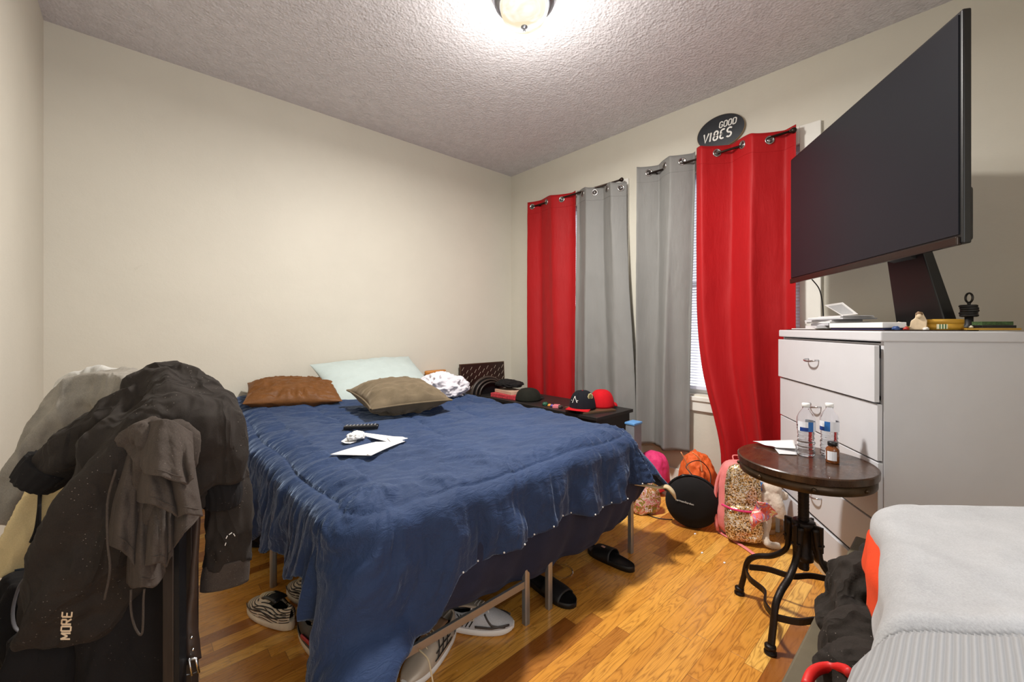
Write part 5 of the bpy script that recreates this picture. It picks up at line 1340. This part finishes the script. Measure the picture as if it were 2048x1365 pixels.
def ex_sil(r,half,topz,L_,o):
    for s in (1,-1):
        side_strip(r,half,topz,L_,[(0.62,0.85),(0.72,0.35),(0.90,0.18)],0.004,M_drk,'toe_overlay',s)
        side_strip(r,half,topz,L_,[(0.50,0.12),(0.72,0.14),(0.95,0.45)],0.005,M_drk,'toe_overlay',s)
        for k in range(4): side_strip(r,half,topz,L_,[(0.24+0.05*k,0.75),(0.32+0.05*k,0.45),(0.27+0.05*k,0.08)],0.0022,M_blk,'side_stripe',s)
        side_strip(r,half,topz,L_,[(0.50,0.75),(0.47,0.45),(0.34,0.52),(0.29,0.68)],0.003,M_silv,'curved_mark',s)
shoe('sneaker','silver mesh running shoe with dark overlays under the low bed brace, toe to the right',fl(880,1252),fl(1003,1258),M_mesh,M_wsole,L_=0.30,lace=(M_wsole,M_silv),extra=ex_sil)
def ex_tan(r,half,topz,L_,o):
    for s in (1,-1):
        side_strip(r,half,topz,L_,[(0.30,0.75),(0.42,0.2)],0.003,M_blk,'side_bar',s); side_strip(r,half,topz,L_,[(0.40,0.8),(0.52,0.2)],0.003,M_blk,'side_bar',s)
        side_strip(r,half,topz,L_,[(0.50,0.8),(0.62,0.2)],0.003,M_blk,'side_bar',s); side_strip(r,half,topz,L_,[(0.28,0.5),(0.62,0.5)],0.003,M_blk,'side_bar',s)
        side_strip(r,half,topz,L_,[(0.26,0.22),(0.66,0.2)],0.003,M_blk,'side_bar',s)
        for k in range(3): side_strip(r,half,topz,L_,[(0.04+0.04*k,0.5),(0.10+0.04*k,0.06)],0.0018,M_blk,'side_stripe',s)
sh5=shoe('sneaker','cream and tan running shoe with black bars beside the comforter corner, nearest the viewer',fl(908,1262),fl(800,1392),M_silv,M_wsole,L_=0.30,lace=(M_laceC,M_tan),extra=ex_tan)
g=G().tube(bez([sh5.matrix_basis.inverted()@p for p in (atZ(838,1300,1.33),atZ(855,1318,1.31),atZ(862,1345,1.29),atZ(868,1380,1.27))],18),0.0028,6); g.obj('loose_lace',M_laceC,sh5,True)
# slides
M_sl=mat('black_rubber_slide',(20,19,20),0.5,var=0.15,bump=0.1,bs=200)
def slide(label,heel,toe,L_=0.275):
    h=Vector(heel);t=Vector(toe);d=t-h;r=thing('slide_sandal',label,'sandal',(h.x,h.y,0),(0,0,math.atan2(d.y,d.x)),'black slides under the bed')
    def half(u): return 0.05*(max(0,1-abs((u-0.5)/0.502)**3.4))**0.5*(0.80+0.24*u+0.05*math.sin(u*PI*2+PI))
    g=G(); n=26; vs=[]
    for i in range(n+1):
        u=0.002+0.996*i/n; w=half(u)+0.0008; x=L_*u; e=0.022+0.006*(1-u)
        vs+=[(x,-w,0.002),(x,-w*1.0,e),(x,-w*0.86,e+0.002),(x,-w*0.8,e-0.003),(x,w*0.8,e-0.003),(x,w*0.86,e+0.002),(x,w,e),(x,w,0.002)]
    g.add(vs,[(i*8+k,(i+1)*8+k,(i+1)*8+(k+1)%8,i*8+(k+1)%8) for i in range(n) for k in range(8)]+[tuple(range(8)),tuple(n*8+k for k in range(7,-1,-1))])
    g.obj('footbed',M_sl,r,True)
    A=np.zeros((12,20,3))
    for i in range(12):
        u=0.42+0.40*i/11
        for j in range(20):
            an=PI*j/19; w=half(u)*1.04; A[i,j]=(L_*(u+0.05*math.sin(an)*0.5*(1-i/11)),w*math.cos(an),0.010+0.050*max(0,math.sin(an))**0.7*(1.1-0.35*i/11))
    grid(A,M_sl,'strap',r,solid=0.005); return r
s1=slide('black slide sandal nearer the right foot leg of the bed, heel pointing out',fl(1268,1146),fl(1166,1094))
G().box((0.165,0.005,0.060),(0.185,0.017,0.0625)).obj('strap_logo',mat('pinkish_mark',(190,140,124),0.5),s1)
slide('black slide sandal behind the two middle legs of the bed, toe pointing out',fl(1058,1160),fl(1148,1216))
# clear ring and pale strip under the bed
o=G().tube([fl(1123,1145)+Vector((0.055*math.cos(a),0.055*math.sin(a),0.004)) for a in np.linspace(0,2*PI,30)],0.0035,8,cap=False).obj('clear_ring',M_pet,None,True); tag(o,'clear plastic ring lying on the floor between the two black slides','ring')
# bags and dark clutter under the left side of the bed
o=crumple('duffel_bag',(0.62,2.72,0.085),0.155,(1.3,1.7,1.05),M_black2,12,0.02,60); tag(o,'black fabric duffel bag lying in the dark under the left side of the bed','bag')
# ================================================================ bags by the window
def blobbag(name,label,c,sx,sy,sz,m,seed,amp=0.012,cat='bag',n=60,pw=0.55,rot=0.0,taper=0.25,lean=(0,0)):
    th=np.linspace(0,PI,n); ph=np.linspace(0,2*PI,2*n); T_,P_=np.meshgrid(th,ph,indexing='ij')
    f=lambda v,p:np.sign(v)*np.abs(v)**p
    x=f(np.sin(T_),pw)*f(np.cos(P_),pw); y=f(np.sin(T_),pw)*f(np.sin(P_),pw); z=-f(np.cos(T_),pw*0.9)
    w=amp*ridge(x*1.6+seed+0.4*fbm(x*2,y*2,z*2,seed),y*1.6,z*1.8,seed+2,3)+amp*0.8*fbm(x*2,y*2,z*2,seed+9)
    tp=1-taper*(z+1)/2
    X=x*sx*tp+w*np.sin(T_)*np.cos(P_)+lean[0]*(z+1)/2; Y=y*sy*tp+w*np.sin(T_)*np.sin(P_)+lean[1]*(z+1)/2; Z=(z+1)*sz+w*np.cos(T_)*-1
    A=np.stack([X,Y,np.maximum(Z,0.001)],-1)[:, ::-1]
    o=grid(A,m,name); o.location=c; o.rotation_euler=(0,0,rot); tag(o,label,cat); return o
def sequin_mat():
    a=N('gold_silver_sequins'); v=a.coord(); vo=a.n('ShaderNodeTexVoronoi'); vo.inputs['Scale'].default_value=190; a.l(v,vo.inputs['Vector'])
    sc=a.n('ShaderNodeSeparateColor'); a.l(vo.outputs['Color'],sc.inputs[0])
    big=a.noise(a.coord((1,1,2.5)),7,3,0.6,0.6); f=a.math('ADD',a.math('MULTIPLY',sc.outputs[0],0.55),a.math('MULTIPLY',big,0.45))
    a.l(a.ramp(f,[(0.28,lin((86,60,32))),(0.42,lin((196,148,72))),(0.55,lin((222,196,150))),(0.75,lin((240,232,222)))]),a.b.inputs['Base Color'])
    a.b.inputs['Metallic'].default_value=0.6; a.b.inputs['Roughness'].default_value=0.3; 
    a.bump(sc.outputs[1],0.8,0.004); return a.m
M_seq=sequin_mat()
M_pink=fabric('pink_nylon',(226,130,128),0.1,300,0.2,0.1,rough=0.6); M_hot=fabric('hot_pink_nylon',(214,58,112),0.15,200,0.2,0.1,rough=0.6)
M_orng=fabric('orange_nylon',(214,96,44),0.15,120,0.5,0.1,rough=0.6)
p=atz(1479,1086,0); q=Vector((-p.x,-p.y,0)).normalized()
# backpack: centre set back from the front contact
bc=p+(-q)*0.085; rotb=math.atan2(q.y,q.x)+PI/2
bp=thing('backpack','pink child backpack covered in gold and silver sequins beside the round black speaker','backpack',(bc.x,bc.y,0),(math.radians(-4),0,rotb+0.15))
o=blobbag('main_compartment','x',(0,0,0.0),0.122,0.075,0.212,M_pink,3,0.006,taper=0.22); 
def depart(o,par,loc=(0,0,0),rot=(0,0,0)):
    for k_ in ('label','category'):
        if k_ in o: del o[k_]
    o.parent=par; o.location=loc; o.rotation_euler=rot; return o
depart(o,bp)
o=blobbag('sequin_panel','x',(0,0,0),0.100,0.040,0.188,M_seq,4,0.006,taper=0.20); depart(o,bp,(0.010,-0.052,0.04))
o=blobbag('front_pocket','x',(0,0,0),0.095,0.040,0.095,M_seq,6,0.006,taper=0.05); depart(o,bp,(0.008,-0.085,0.006))
G().tube(bez([(-0.10,-0.085,0.19),(-0.05,-0.118,0.182),(0.01,-0.125,0.180),(0.07,-0.118,0.185),(0.11,-0.08,0.195)],20),0.006,8).obj('zip_piping',M_hot,bp,True)
G().tube(bez([(-0.115,-0.02,0.02),(-0.128,-0.02,0.15),(-0.116,-0.02,0.30),(-0.07,-0.02,0.395),(0.0,-0.02,0.428),(0.06,-0.02,0.405)],24),0.009,8).obj('edge_piping',M_pink,bp,True)
G().tube(bez([(-0.02,0.05,0.415),(-0.02,0.06,0.44),(0.02,0.06,0.44),(0.02,0.05,0.415)],14),0.008,8,flat=0.5).obj('top_handle',M_pink,bp,True)
Mi=Matrix.LocRotScale(bp.location,bp.rotation_euler,None).inverted()
P=[Mi@(atz(x,y,z)) for x,y,z in ((1428,1040,0.05),(1438,1062,0.01),(1462,1078,0.006),(1490,1096,0.005),(1512,1112,0.005))]
G().tube(bez(P,24),0.011,8,flat=0.25,up=(0,0,1)).obj('shoulder_strap',M_pink,bp,True)
# colourful side flap
def multi(name,cols,sc_=9):
    a=N(name); v=a.coord(); n=a.noise(v,sc_,3,0.55,1.5); a.l(a.ramp(n,[(0.30+0.4*i/(len(cols)-1),lin(c)) for i,c in enumerate(cols)],'EASE'),a.b.inputs['Base Color']); a.b.inputs['Roughness'].default_value=0.45; return a.m
M_multi=multi('rainbow_print_fabric',[(222,196,90),(236,228,220),(214,70,60),(226,120,110),(120,110,190),(240,220,210)],22)
A=np.zeros((24,14,3)); Q=[[(1503,1062),(1512,1050),(1520,1045)],[(1500,1035),(1520,1040),(1532,1042)],[(1508,1018),(1528,1026),(1546,1034)],[(1514,1004),(1536,1008),(1556,1028)]]
for i in range(24):
    for j in range(14):
        s,t=i/23*3,j/13*2; i0=min(2,int(s)); j0=min(1,int(t)); a_,b_=s-i0,t-j0
        f=lambda I,J:np.array(Q[I][J],float)
        xy=(f(i0,j0)*(1-a_)+f(i0+1,j0)*a_)*(1-b_)+(f(i0,j0+1)*(1-a_)+f(i0+1,j0+1)*a_)*b_
        A[i,j]=atZ(xy[0],xy[1],2.20-0.02*math.sin(s*2.2)-0.025*math.sin(t*1.7))
o=grid(A,M_multi,'scarf',solid=0.006); tag(o,'shiny rainbow printed scarf end draped right of the sequin backpack','scarf')
# round black speaker
p=atz(1384,1065,0); c=p+Vector((p.x,p.y,0)).normalized()*0.055; q=Vector((p.x,p.y,0)).normalized()
sp_=thing('round_speaker','large round black fabric speaker with thin white lettering on the floor by the bags','speaker',(c.x,c.y,0),(0,0,math.atan2(q.y,q.x)-PI/2))
Rr=0.150; TM=Matrix.Rotation(PI/2,4,'X'); 
g=G().lathe([(0.001,-0.05),(0.07,-0.048),(0.115,-0.035),(0.142,-0.014),(0.150,0.0),(0.148,0.02),(0.13,0.045),(0.10,0.06),(0.001,0.065)],56,(0,0,Rr),M=TM@Matrix.Scale(-1,4,(0,0,1)))
M_spk=fabric('black_speaker_cloth',(26,24,24),0.2,900,0.4,0.2)
g.obj('speaker_cloth',M_spk,sp_,True)
g=G().tube([(0.152*math.cos(a),0.03,Rr+0.152*math.sin(a)+0.0) for a in np.linspace(0.25,PI-0.25,26)],0.006,8,flat=1.4); g.obj('carry_handle',M_blk,sp_,True)
text('harman/kardon',0.0165,0.0004,M_wht,'speaker_lettering',sp_,Matrix.Translation((-0.040,-0.0515,Rr+0.018))@Matrix.Rotation(math.radians(-9),4,'Y').inverted()@Matrix.Rotation(math.radians(-0),4,'Z')@Matrix.Rotation(PI/2,4,'X'))
# orange drawstring bag
p=atu(1392,940,2.80)
ob=blobbag('drawstring_bag','orange nylon drawstring bag slumped behind the round speaker under the window',(2.80,p.y-0.01,0),0.130,0.135,0.176,M_orng,11,0.022,taper=0.40,pw=0.7)
for P in ([atZ(1370,970,2.62),atZ(1374,938,2.62),atZ(1395,922,2.60),atZ(1415,935,2.60),atZ(1424,965,2.58)],[atZ(1350,960,2.60),atZ(1368,948,2.58),atZ(1385,950,2.56),atZ(1395,958,2.54)]):
    pass
Mi=Matrix.Translation(ob.location).inverted()
for P in (((1362,905),(1372,925),(1380,950),(1376,975)),((1385,905),(1400,920),(1404,945))):
    G().tube(bez([Mi@atZ(x,y,2.66) for x,y in P],16),0.006,8,flat=0.5).obj('strap',fabric('peach_webbing',(236,160,110),0.1),ob,True)
o=G().tube(bez([atZ(1352,958,2.52),atZ(1366,950,2.50),atZ(1384,951,2.50),atZ(1372,935,2.56),atZ(1382,925,2.57),atZ(1398,922,2.58),atZ(1412,932,2.58),atZ(1421,950,2.57),atZ(1420,975,2.53)],44),0.0028,8).obj('black_cable',M_blk,None,True); tag(o,'thin black cable arching over the orange bag and the round speaker','cable')
o=G().tube(bez([atz(1284,1020,0.004),atz(1300,1032,0.004),atz(1322,1038,0.004),atz(1345,1040,0.004)],20),0.0028,8).obj('black_cable',M_blk,None,True); tag(o,'thin black cable lying on the floor left of the round speaker','cable')
# pink hat-like bag by the grey curtain, printed bag below it
p=atu(1336,915,2.84)
o=blobbag('pink_bag','hot pink bag standing below the grey curtain behind the bed corner',(2.80,p.y+0.09,0),0.10,0.11,0.148,M_hot,14,0.008,taper=0.15,pw=0.75)
M_print=multi('candy_print_fabric',[(226,216,190),(214,60,90),(238,226,214),(198,120,50),(120,150,70),(220,40,100)],30)
p=atz(1318,1034,0)
pb=blobbag('printed_bag','child bag with a candy coloured print on the floor between bed and round speaker',(p.x-0.015,p.y+0.09,0),0.095,0.055,0.125,M_print,17,0.008,taper=0.2,pw=0.6,rot=-0.7)
text('Bri',0.040,0.0006,mat('white_print',(240,232,238),0.5),'printed_word',pb,Matrix.Translation((0.0,-0.066,0.045))@Matrix.Rotation(PI/2,4,'X'))
# plush toy, tub, blue box
M_pl=fabric('white_plush',(206,192,176),0.12,160,0.9,0.5); M_pl2=fabric('peach_plush',(210,168,130),0.12,160,0.9,0.5)
pz=2.27
g=G(); 
def limb(rows): g.tube(bez([atZ(x,y,z) for x,y,z,_ in rows],18),[rows[min(len(rows)-1,int(i/ max(1,(18//(len(rows)-1)))) )][3] for i in range(len(bez([atZ(x,y,z) for x,y,z,_ in rows],18)))],12)
limb([(1548,985,2.30,0.030),(1556,1010,2.27,0.030),(1562,1035,2.27,0.026)]); limb([(1527,985,2.32,0.024),(1530,1010,2.31,0.026),(1534,1040,2.30,0.024),(1530,1065,2.28,0.02),(1534,1088,2.24,0.018),(1560,1093,2.22,0.018)])
g.sphere(atZ(1549,978,2.30),0.036,18,12,sc=(1,1,1.1)); g.sphere(atZ(1532,975,2.33),0.025,14,10); g.sphere(atZ(1567,992,2.30),0.025,14,10)
o=g.obj('plush_toy',M_pl,None,True); bake(o,0.006,3,lambda c:0.002*fbm(c[:,0]*90,c[:,1]*90,c[:,2]*90,2)); tag(o,'long limbed off-white plush toy leaning between the backpack and the dresser','toy')
for v in o.data.vertices: v.co.z=max(v.co.z,0.002)
p=atz(1553,1078,0); o=thing('spray_can','pale printed cylinder bottle on the floor behind the plush toy','bottle',(p.x+0.05,p.y+0.05,0))
G().lathe([(0.001,0),(0.03,0),(0.031,0.01),(0.031,0.16),(0.024,0.175),(0.001,0.176)],26).obj('can_body',mat('beige_can',(206,170,128),0.4,var=0.12,scale=(1,1,12)),o,True)
G().lathe([(0.0315,0.03),(0.0315,0.07)],26).obj('can_label',mat('gold_label',(196,150,80),0.4),o,True)
p=atZ(1535,958,2.50); tb_=thing('storage_box','blue plastic box standing behind the plush toy','box',(p.x,p.y,0),(0,0,0.3)); M_bl=mat('bright_blue_plastic',(34,120,184),0.4)
G().box((-0.075,-0.06,0),(0.075,0.06,0.225)).obj('box_body',mat('pale_box',(204,206,206),0.5),tb_,bevel=0.008); G().box((-0.08,-0.065,0.225),(0.08,0.065,0.262)).obj('box_lid',M_bl,tb_,bevel=0.006)
tc_=thing('round_tub','black tub with a white rim on top of the blue lidded box','tub',(p.x,p.y,0.2625))
G().lathe([(0.001,0),(0.050,0),(0.056,0.010),(0.057,0.016)],34).obj('tub_base',M_white,tc_,True); G().lathe([(0.055,0.014),(0.056,0.06),(0.050,0.064),(0.001,0.064)],34).obj('tub_lid',M_blk,tc_,True)
# tiny specks
for i,(x,y) in enumerate(((1390,1069),(1449,1127),(1404,1107))):
    o=crumple('lint_scrap',tuple(fl(x,y)+Vector((0,0,0.002))),0.005,(1.5,1,0.5),M_env,i+3,0.001,10); tag(o,['tiny white scrap on the floor just below the round speaker','tiny white scrap on the bare floor left of the pedestal table','tiny white scrap on the floor between bed corner and table'][i],'scrap')
# ================================================================ low cabinet and things in the far corner
M_cab=mat('black_stained_wood',(30,26,24),0.5)
cb=thing('low_cabinet','low black wooden cabinet in the far corner between the bed and the windows','cabinet',(2.66,2.39,0))
G().box((-0.22,-0.62,0.05),(0.22,0.94,0.535)).obj('cabinet_body',M_cab,cb,bevel=0.004); G().box((-0.24,-0.64,0.535),(0.24,0.96,0.56)).obj('cabinet_top',M_cab,cb,bevel=0.003)
for x in (-0.19,0.19):
    for y in (-0.58,0.90): G().box((x-0.02,y-0.02,0),(x+0.02,y+0.02,0.05)).obj('leg',M_cab,cb)
CT=0.5605
# patterned dark board against the back wall
M_pb=mat('dark_maroon_board',(44,26,22),0.4,var=0.3,vs=5); M_pf=mat('bronze_frame',(84,62,48),0.4,0.3)
a0=atv(917,729,V-0.03); a1=atv(1005,727,V-0.03)
bd=thing('patterned_board','dark maroon framed board with slanting pale script leaning on the back wall','board',((a0.x+a1.x)/2,V-0.065,CT),(math.radians(-3),0,0))
hw=(a1.x-a0.x)/2; hh=a0.z-CT
G().box((-hw,0,0),(hw,0.012,hh)).obj('board_panel',M_pb,bd)
g=G(); t=0.010; g.box((-hw,-0.004,0),(-hw+t,0.0,hh)); g.box((hw-t,-0.004,0),(hw,0.0,hh)); g.box((-hw+t,-0.004,hh-t),(hw-t,0.0,hh)); g.box((-hw+t,-0.004,0),(hw-t,0.0,t)); g.obj('board_frame',M_pf,bd)
M_sc=mat('pale_script',(206,190,170),0.6); g=G(); rr=random.Random(2)
for i in range(11):
    for j in range(5):
        x=-hw+0.035+i*(2*hw-0.06)/10; z=hh-0.05-j*0.062-(0.03 if i%2 else 0)
        if z<0.03: continue
        pts=[]
        for k in range(7): u=k/6; pts.append((x-0.012+0.024*u+0.002*math.sin(u*15),-0.0015,z-0.016+0.032*u+0.003*math.sin(u*22+i)))
        g.tube(pts,0.0014,5)
o=g.obj('script_pattern',M_sc,bd); o['kind']='stuff'
# dark rounded strap / bag hoop
c=atv(972,768,3.16)
hp=thing('hooped_bag','dark brown rounded bag with a ribbed hoop rim beside the bed head','bag',(c.x,3.14,CT))
M_hb=mat('dark_brown_faux_leather',(58,48,42),0.45,var=0.2,bump=0.1)
rw=0.19; ht=0.155
for i,(f,dy) in enumerate(((1.0,0.0),(0.86,-0.03),(0.72,-0.055))):
    G().tube([(rw*f*math.cos(a),dy,ht*f*math.sin(a)) for a in np.linspace(0,PI,40)],0.016-0.003*i,10,flat=0.8).obj('hoop_rim',M_hb,hp,True)
g=G().prism([(rw*0.95*math.cos(a),ht*0.95*math.sin(a)) for a in np.linspace(0,PI,30)],-0.01,0.03,Matrix.Rotation(PI/2,4,'X')); g.obj('bag_panel',M_blk,hp)
# folded things: pink-edged books, black garments, caps
def cbox(name,x,y,z,w,d,h,rz,m,label,cat,group=None):
    o=G().box((-w/2,-d/2,0),(w/2,d/2,h)).obj(name,m,None,bevel=0.002); o.location=(x,y,z); o.rotation_euler=(0,0,rz); tag(o,label,cat,group); return o
M_cartn=mat('red_white_carton',(186,58,66),0.5,var=0.5,vs=60); M_tanb=mat('tan_cover',(196,164,140),0.6); M_pg=mat('book_pages',(206,198,180),0.7)
a=atz(1010,800,0.60)
cbox('flat_carton',2.53,2.82,CT,0.14,0.30,0.035,0.1,M_cartn,'red and white flat carton at the edge of the cabinet next to the bed','carton')
cbox('tan_book',2.58,2.84,CT+0.0355,0.17,0.26,0.028,-0.1,M_tanb,'tan covered book lying on the red and white carton','book')
o=crumple('black_scarf',(2.62,2.90,CT+0.105),0.07,(1.6,1.9,0.55),M_black2,22,0.012,50); tag(o,'black knitted scarf bunched on top of the tan book','scarf')
def cap(name,label,c,r,m,brimm,rz,seed=0,emblem=None,hgt=0.75,brim=True):
    t=thing(name,label,'cap',c,(0,0,rz)); n=30; k=14; A=np.zeros((k,n+1,3))
    for i in range(k):
        an=PI/2*i/(k-1)
        for j in range(n+1):
            b=2*PI*j/n; rr_=r*max(0,math.cos(an))**0.62; A[i,j]=(rr_*1.08*math.cos(b),rr_*math.sin(b),r*hgt*1.25*math.sin(an))
    o=grid(A,m,'crown',t,solid=0.003)
    G().sphere((0,0,r*hgt*1.25),0.007,10,6,sc=(1,1,0.5)).obj('top_button',brimm,t,True)
    for b in (0.6,1.65,2.7,3.75,4.8,5.85):
        pts=[(r*max(0,math.cos(x))**0.62*1.08*math.cos(b)*1.01,r*max(0,math.cos(x))**0.62*math.sin(b)*1.01,r*hgt*1.25*math.sin(x)*1.01) for x in np.linspace(0.02,PI/2-0.02,12)]
        G().tube(pts,0.0012,5).obj('crown_seam',m,t,True)
    if brim:
        B=np.zeros((16,8,3))
        for i in range(16):
            b=-1.15+2.3*i/15
            for j in range(8):
                s=j/7; rr_=r*(0.98+0.75*s*max(0,math.cos(b*0.72))**0.5); B[i,j]=(rr_*math.cos(b*(1-0.15*s))*1.08,r*math.sin(b)*(0.98+0.10*s),0.004+0.004*s-0.02*s*(b/1.15)**2+0.006)
        grid(B,brimm,'brim',t,solid=0.004)
    return t
M_capb=fabric('black_cap_twill',(24,24,30),0.15,500,0.3,0.1); M_capr=fabric('red_cap_twill',(188,20,30),0.1,500,0.3,0.1); M_olv=fabric('dark_olive_cap',(30,30,24),0.3,300,0.3,0.1)
p=atz(1062,800,CT+0.03)
cap('baseball_cap','dark olive cap at the middle of the cabinet in front of the red curtain',(2.58,2.60,CT+0.002),0.112,M_olv,M_black2,0.4,hgt=0.72)
cap('baseball_cap','black cap with red peak, white monogram and gold patch at the cabinet end',(2.56,1.985,CT+0.016),0.098,M_capb,M_capr,-2.95,hgt=1.12)
cap('baseball_cap','plain red cap tucked behind the black one on the cabinet',(2.74,1.935,CT+0.016),0.095,M_capr,M_capr,0.2,hgt=1.1)
# emblems facing the viewer
blk=[x for x in bpy.data.objects if x.get('label','').startswith('black cap with red peak')][0]
Mi=Matrix.LocRotScale(blk.location,blk.rotation_euler,None).inverted()
def toward(c,off):   # point on the crown seen from the camera side
    return c
cc=Vector(blk.location); 
def crown_pt(px,py,r=0.104):
    O=Vector((0,0,EYE)); d=(atZ(px,py,1.0)-O).normalized(); C_=cc+Vector((0,0,0.03)); oc=O-C_; b=oc.dot(d); c_=oc.dot(oc)-r*r; D_=b*b-c_
    t=-b-math.sqrt(max(D_,0)); P_=O+d*t
    me=[c for c in blk.children if c.name.startswith('crown') and 'seam' not in c.name][0].data
    bv=BVHTree.FromPolygons([v.co for v in me.vertices],[p.vertices for p in me.polygons])
    h=bv.ray_cast(Mi@O,(Mi.to_3x3()@d).normalized())
    return Mi.inverted()@h[0]-d*0.003 if h[0] is not None else P_
gA=G()
for strokes in (((1145,806),(1150,793)),((1150,793),(1154,806)),((1143,801),(1156,802))):
    gA.tube([Mi@crown_pt(*q) for q in strokes],0.0028,6)
gA.obj('monogram',M_wht,blk)
pc=crown_pt(1180,794); nv=(pc-(cc+Vector((0,0,0.03)))).normalized(); Mx=frame(pc+nv*0.002,Vector((0,0,1)).cross(nv),Vector((0,0,1)))
poly=[((0.024+0.004*(i%2))*math.cos(2*PI*i/14),(0.024+0.004*(i%2))*math.sin(2*PI*i/14)) for i in range(14)]
G().prism(poly,0,0.003,Mi@Mx).obj('round_patch',mat('cream_patch',(206,196,150),0.6),blk)
G().prism([(x*0.72,y*0.72) for x,y in poly],0.003,0.0042,Mi@Mx).obj('patch_centre',mat('olive_gold_patch',(120,112,70),0.6,var=0.5,vs=120),blk)
# small trinkets and papers in front of the caps
tr_=[(1090,804,(26,80,58),0.018,'dark green trinket beside the olive cap on the cabinet'),(1099,796,(220,150,60),0.012,'small orange and white trinket beside the olive cap'),(1104,800,(90,70,150),0.012,'small purple trinket between the two caps'),(1112,804,(40,110,80),0.013,'small teal trinket between the two caps'),(1120,800,(60,50,44),0.016,'dark ring shaped trinket left of the black cap')]
for px,py,col,r,lab in tr_:
    p=atu(px,py,2.50); o=crumple('trinket',(p.x,p.y,CT+r*0.5),r,(1.3,1.2,1.0),mat('trinket_%d'%col[0],col,0.4),col[0]%23,r*0.15,16); tag(o,lab,'trinket')
cbox('dark_tray',2.62,1.96,CT,0.30,0.26,0.014,-0.3,mat('dark_walnut_tray',(84,64,46),0.45),'dark wooden tray under the caps at the near end of the cabinet','tray')
cbox('candy_tin',2.50,2.20,CT,0.07,0.05,0.02,0.5,mat('pink_tin',(214,120,130),0.4),'small pink tin on the cabinet left of the black cap','tin')
# blue clip by the grey curtain
p=atu(1267,845,2.64); o=thing('blue_tub','small blue plastic tub lid beside the foot of the far grey curtain','lid',(p.x,p.y,0)); 
G().box((-0.05,-0.035,0.0),(0.05,0.035,p.z-0.012)).obj('tub_body',mat('grey_tub',(120,124,130),0.5),o,bevel=0.005); G().box((-0.055,-0.04,p.z-0.012),(0.055,0.04,p.z+0.004)).obj('tub_lid',mat('light_blue_plastic',(96,150,206),0.4),o,bevel=0.004)
# orange basket behind the pillow
p=atv(868,744,3.37); o=G().lathe([(0.001,0),(0.10,0),(0.115,0.06),(0.11,0.07),(0.001,0.07)],30).obj('wicker_bowl',mat('orange_brown_wood',(196,126,52),0.5),None,True)
for v in o.data.vertices: v.co.y*=0.35
o.location=(p.x,3.345,p.z-0.055); tag(o,'orange brown wooden bowl edge behind the white crumpled shirt','bowl')
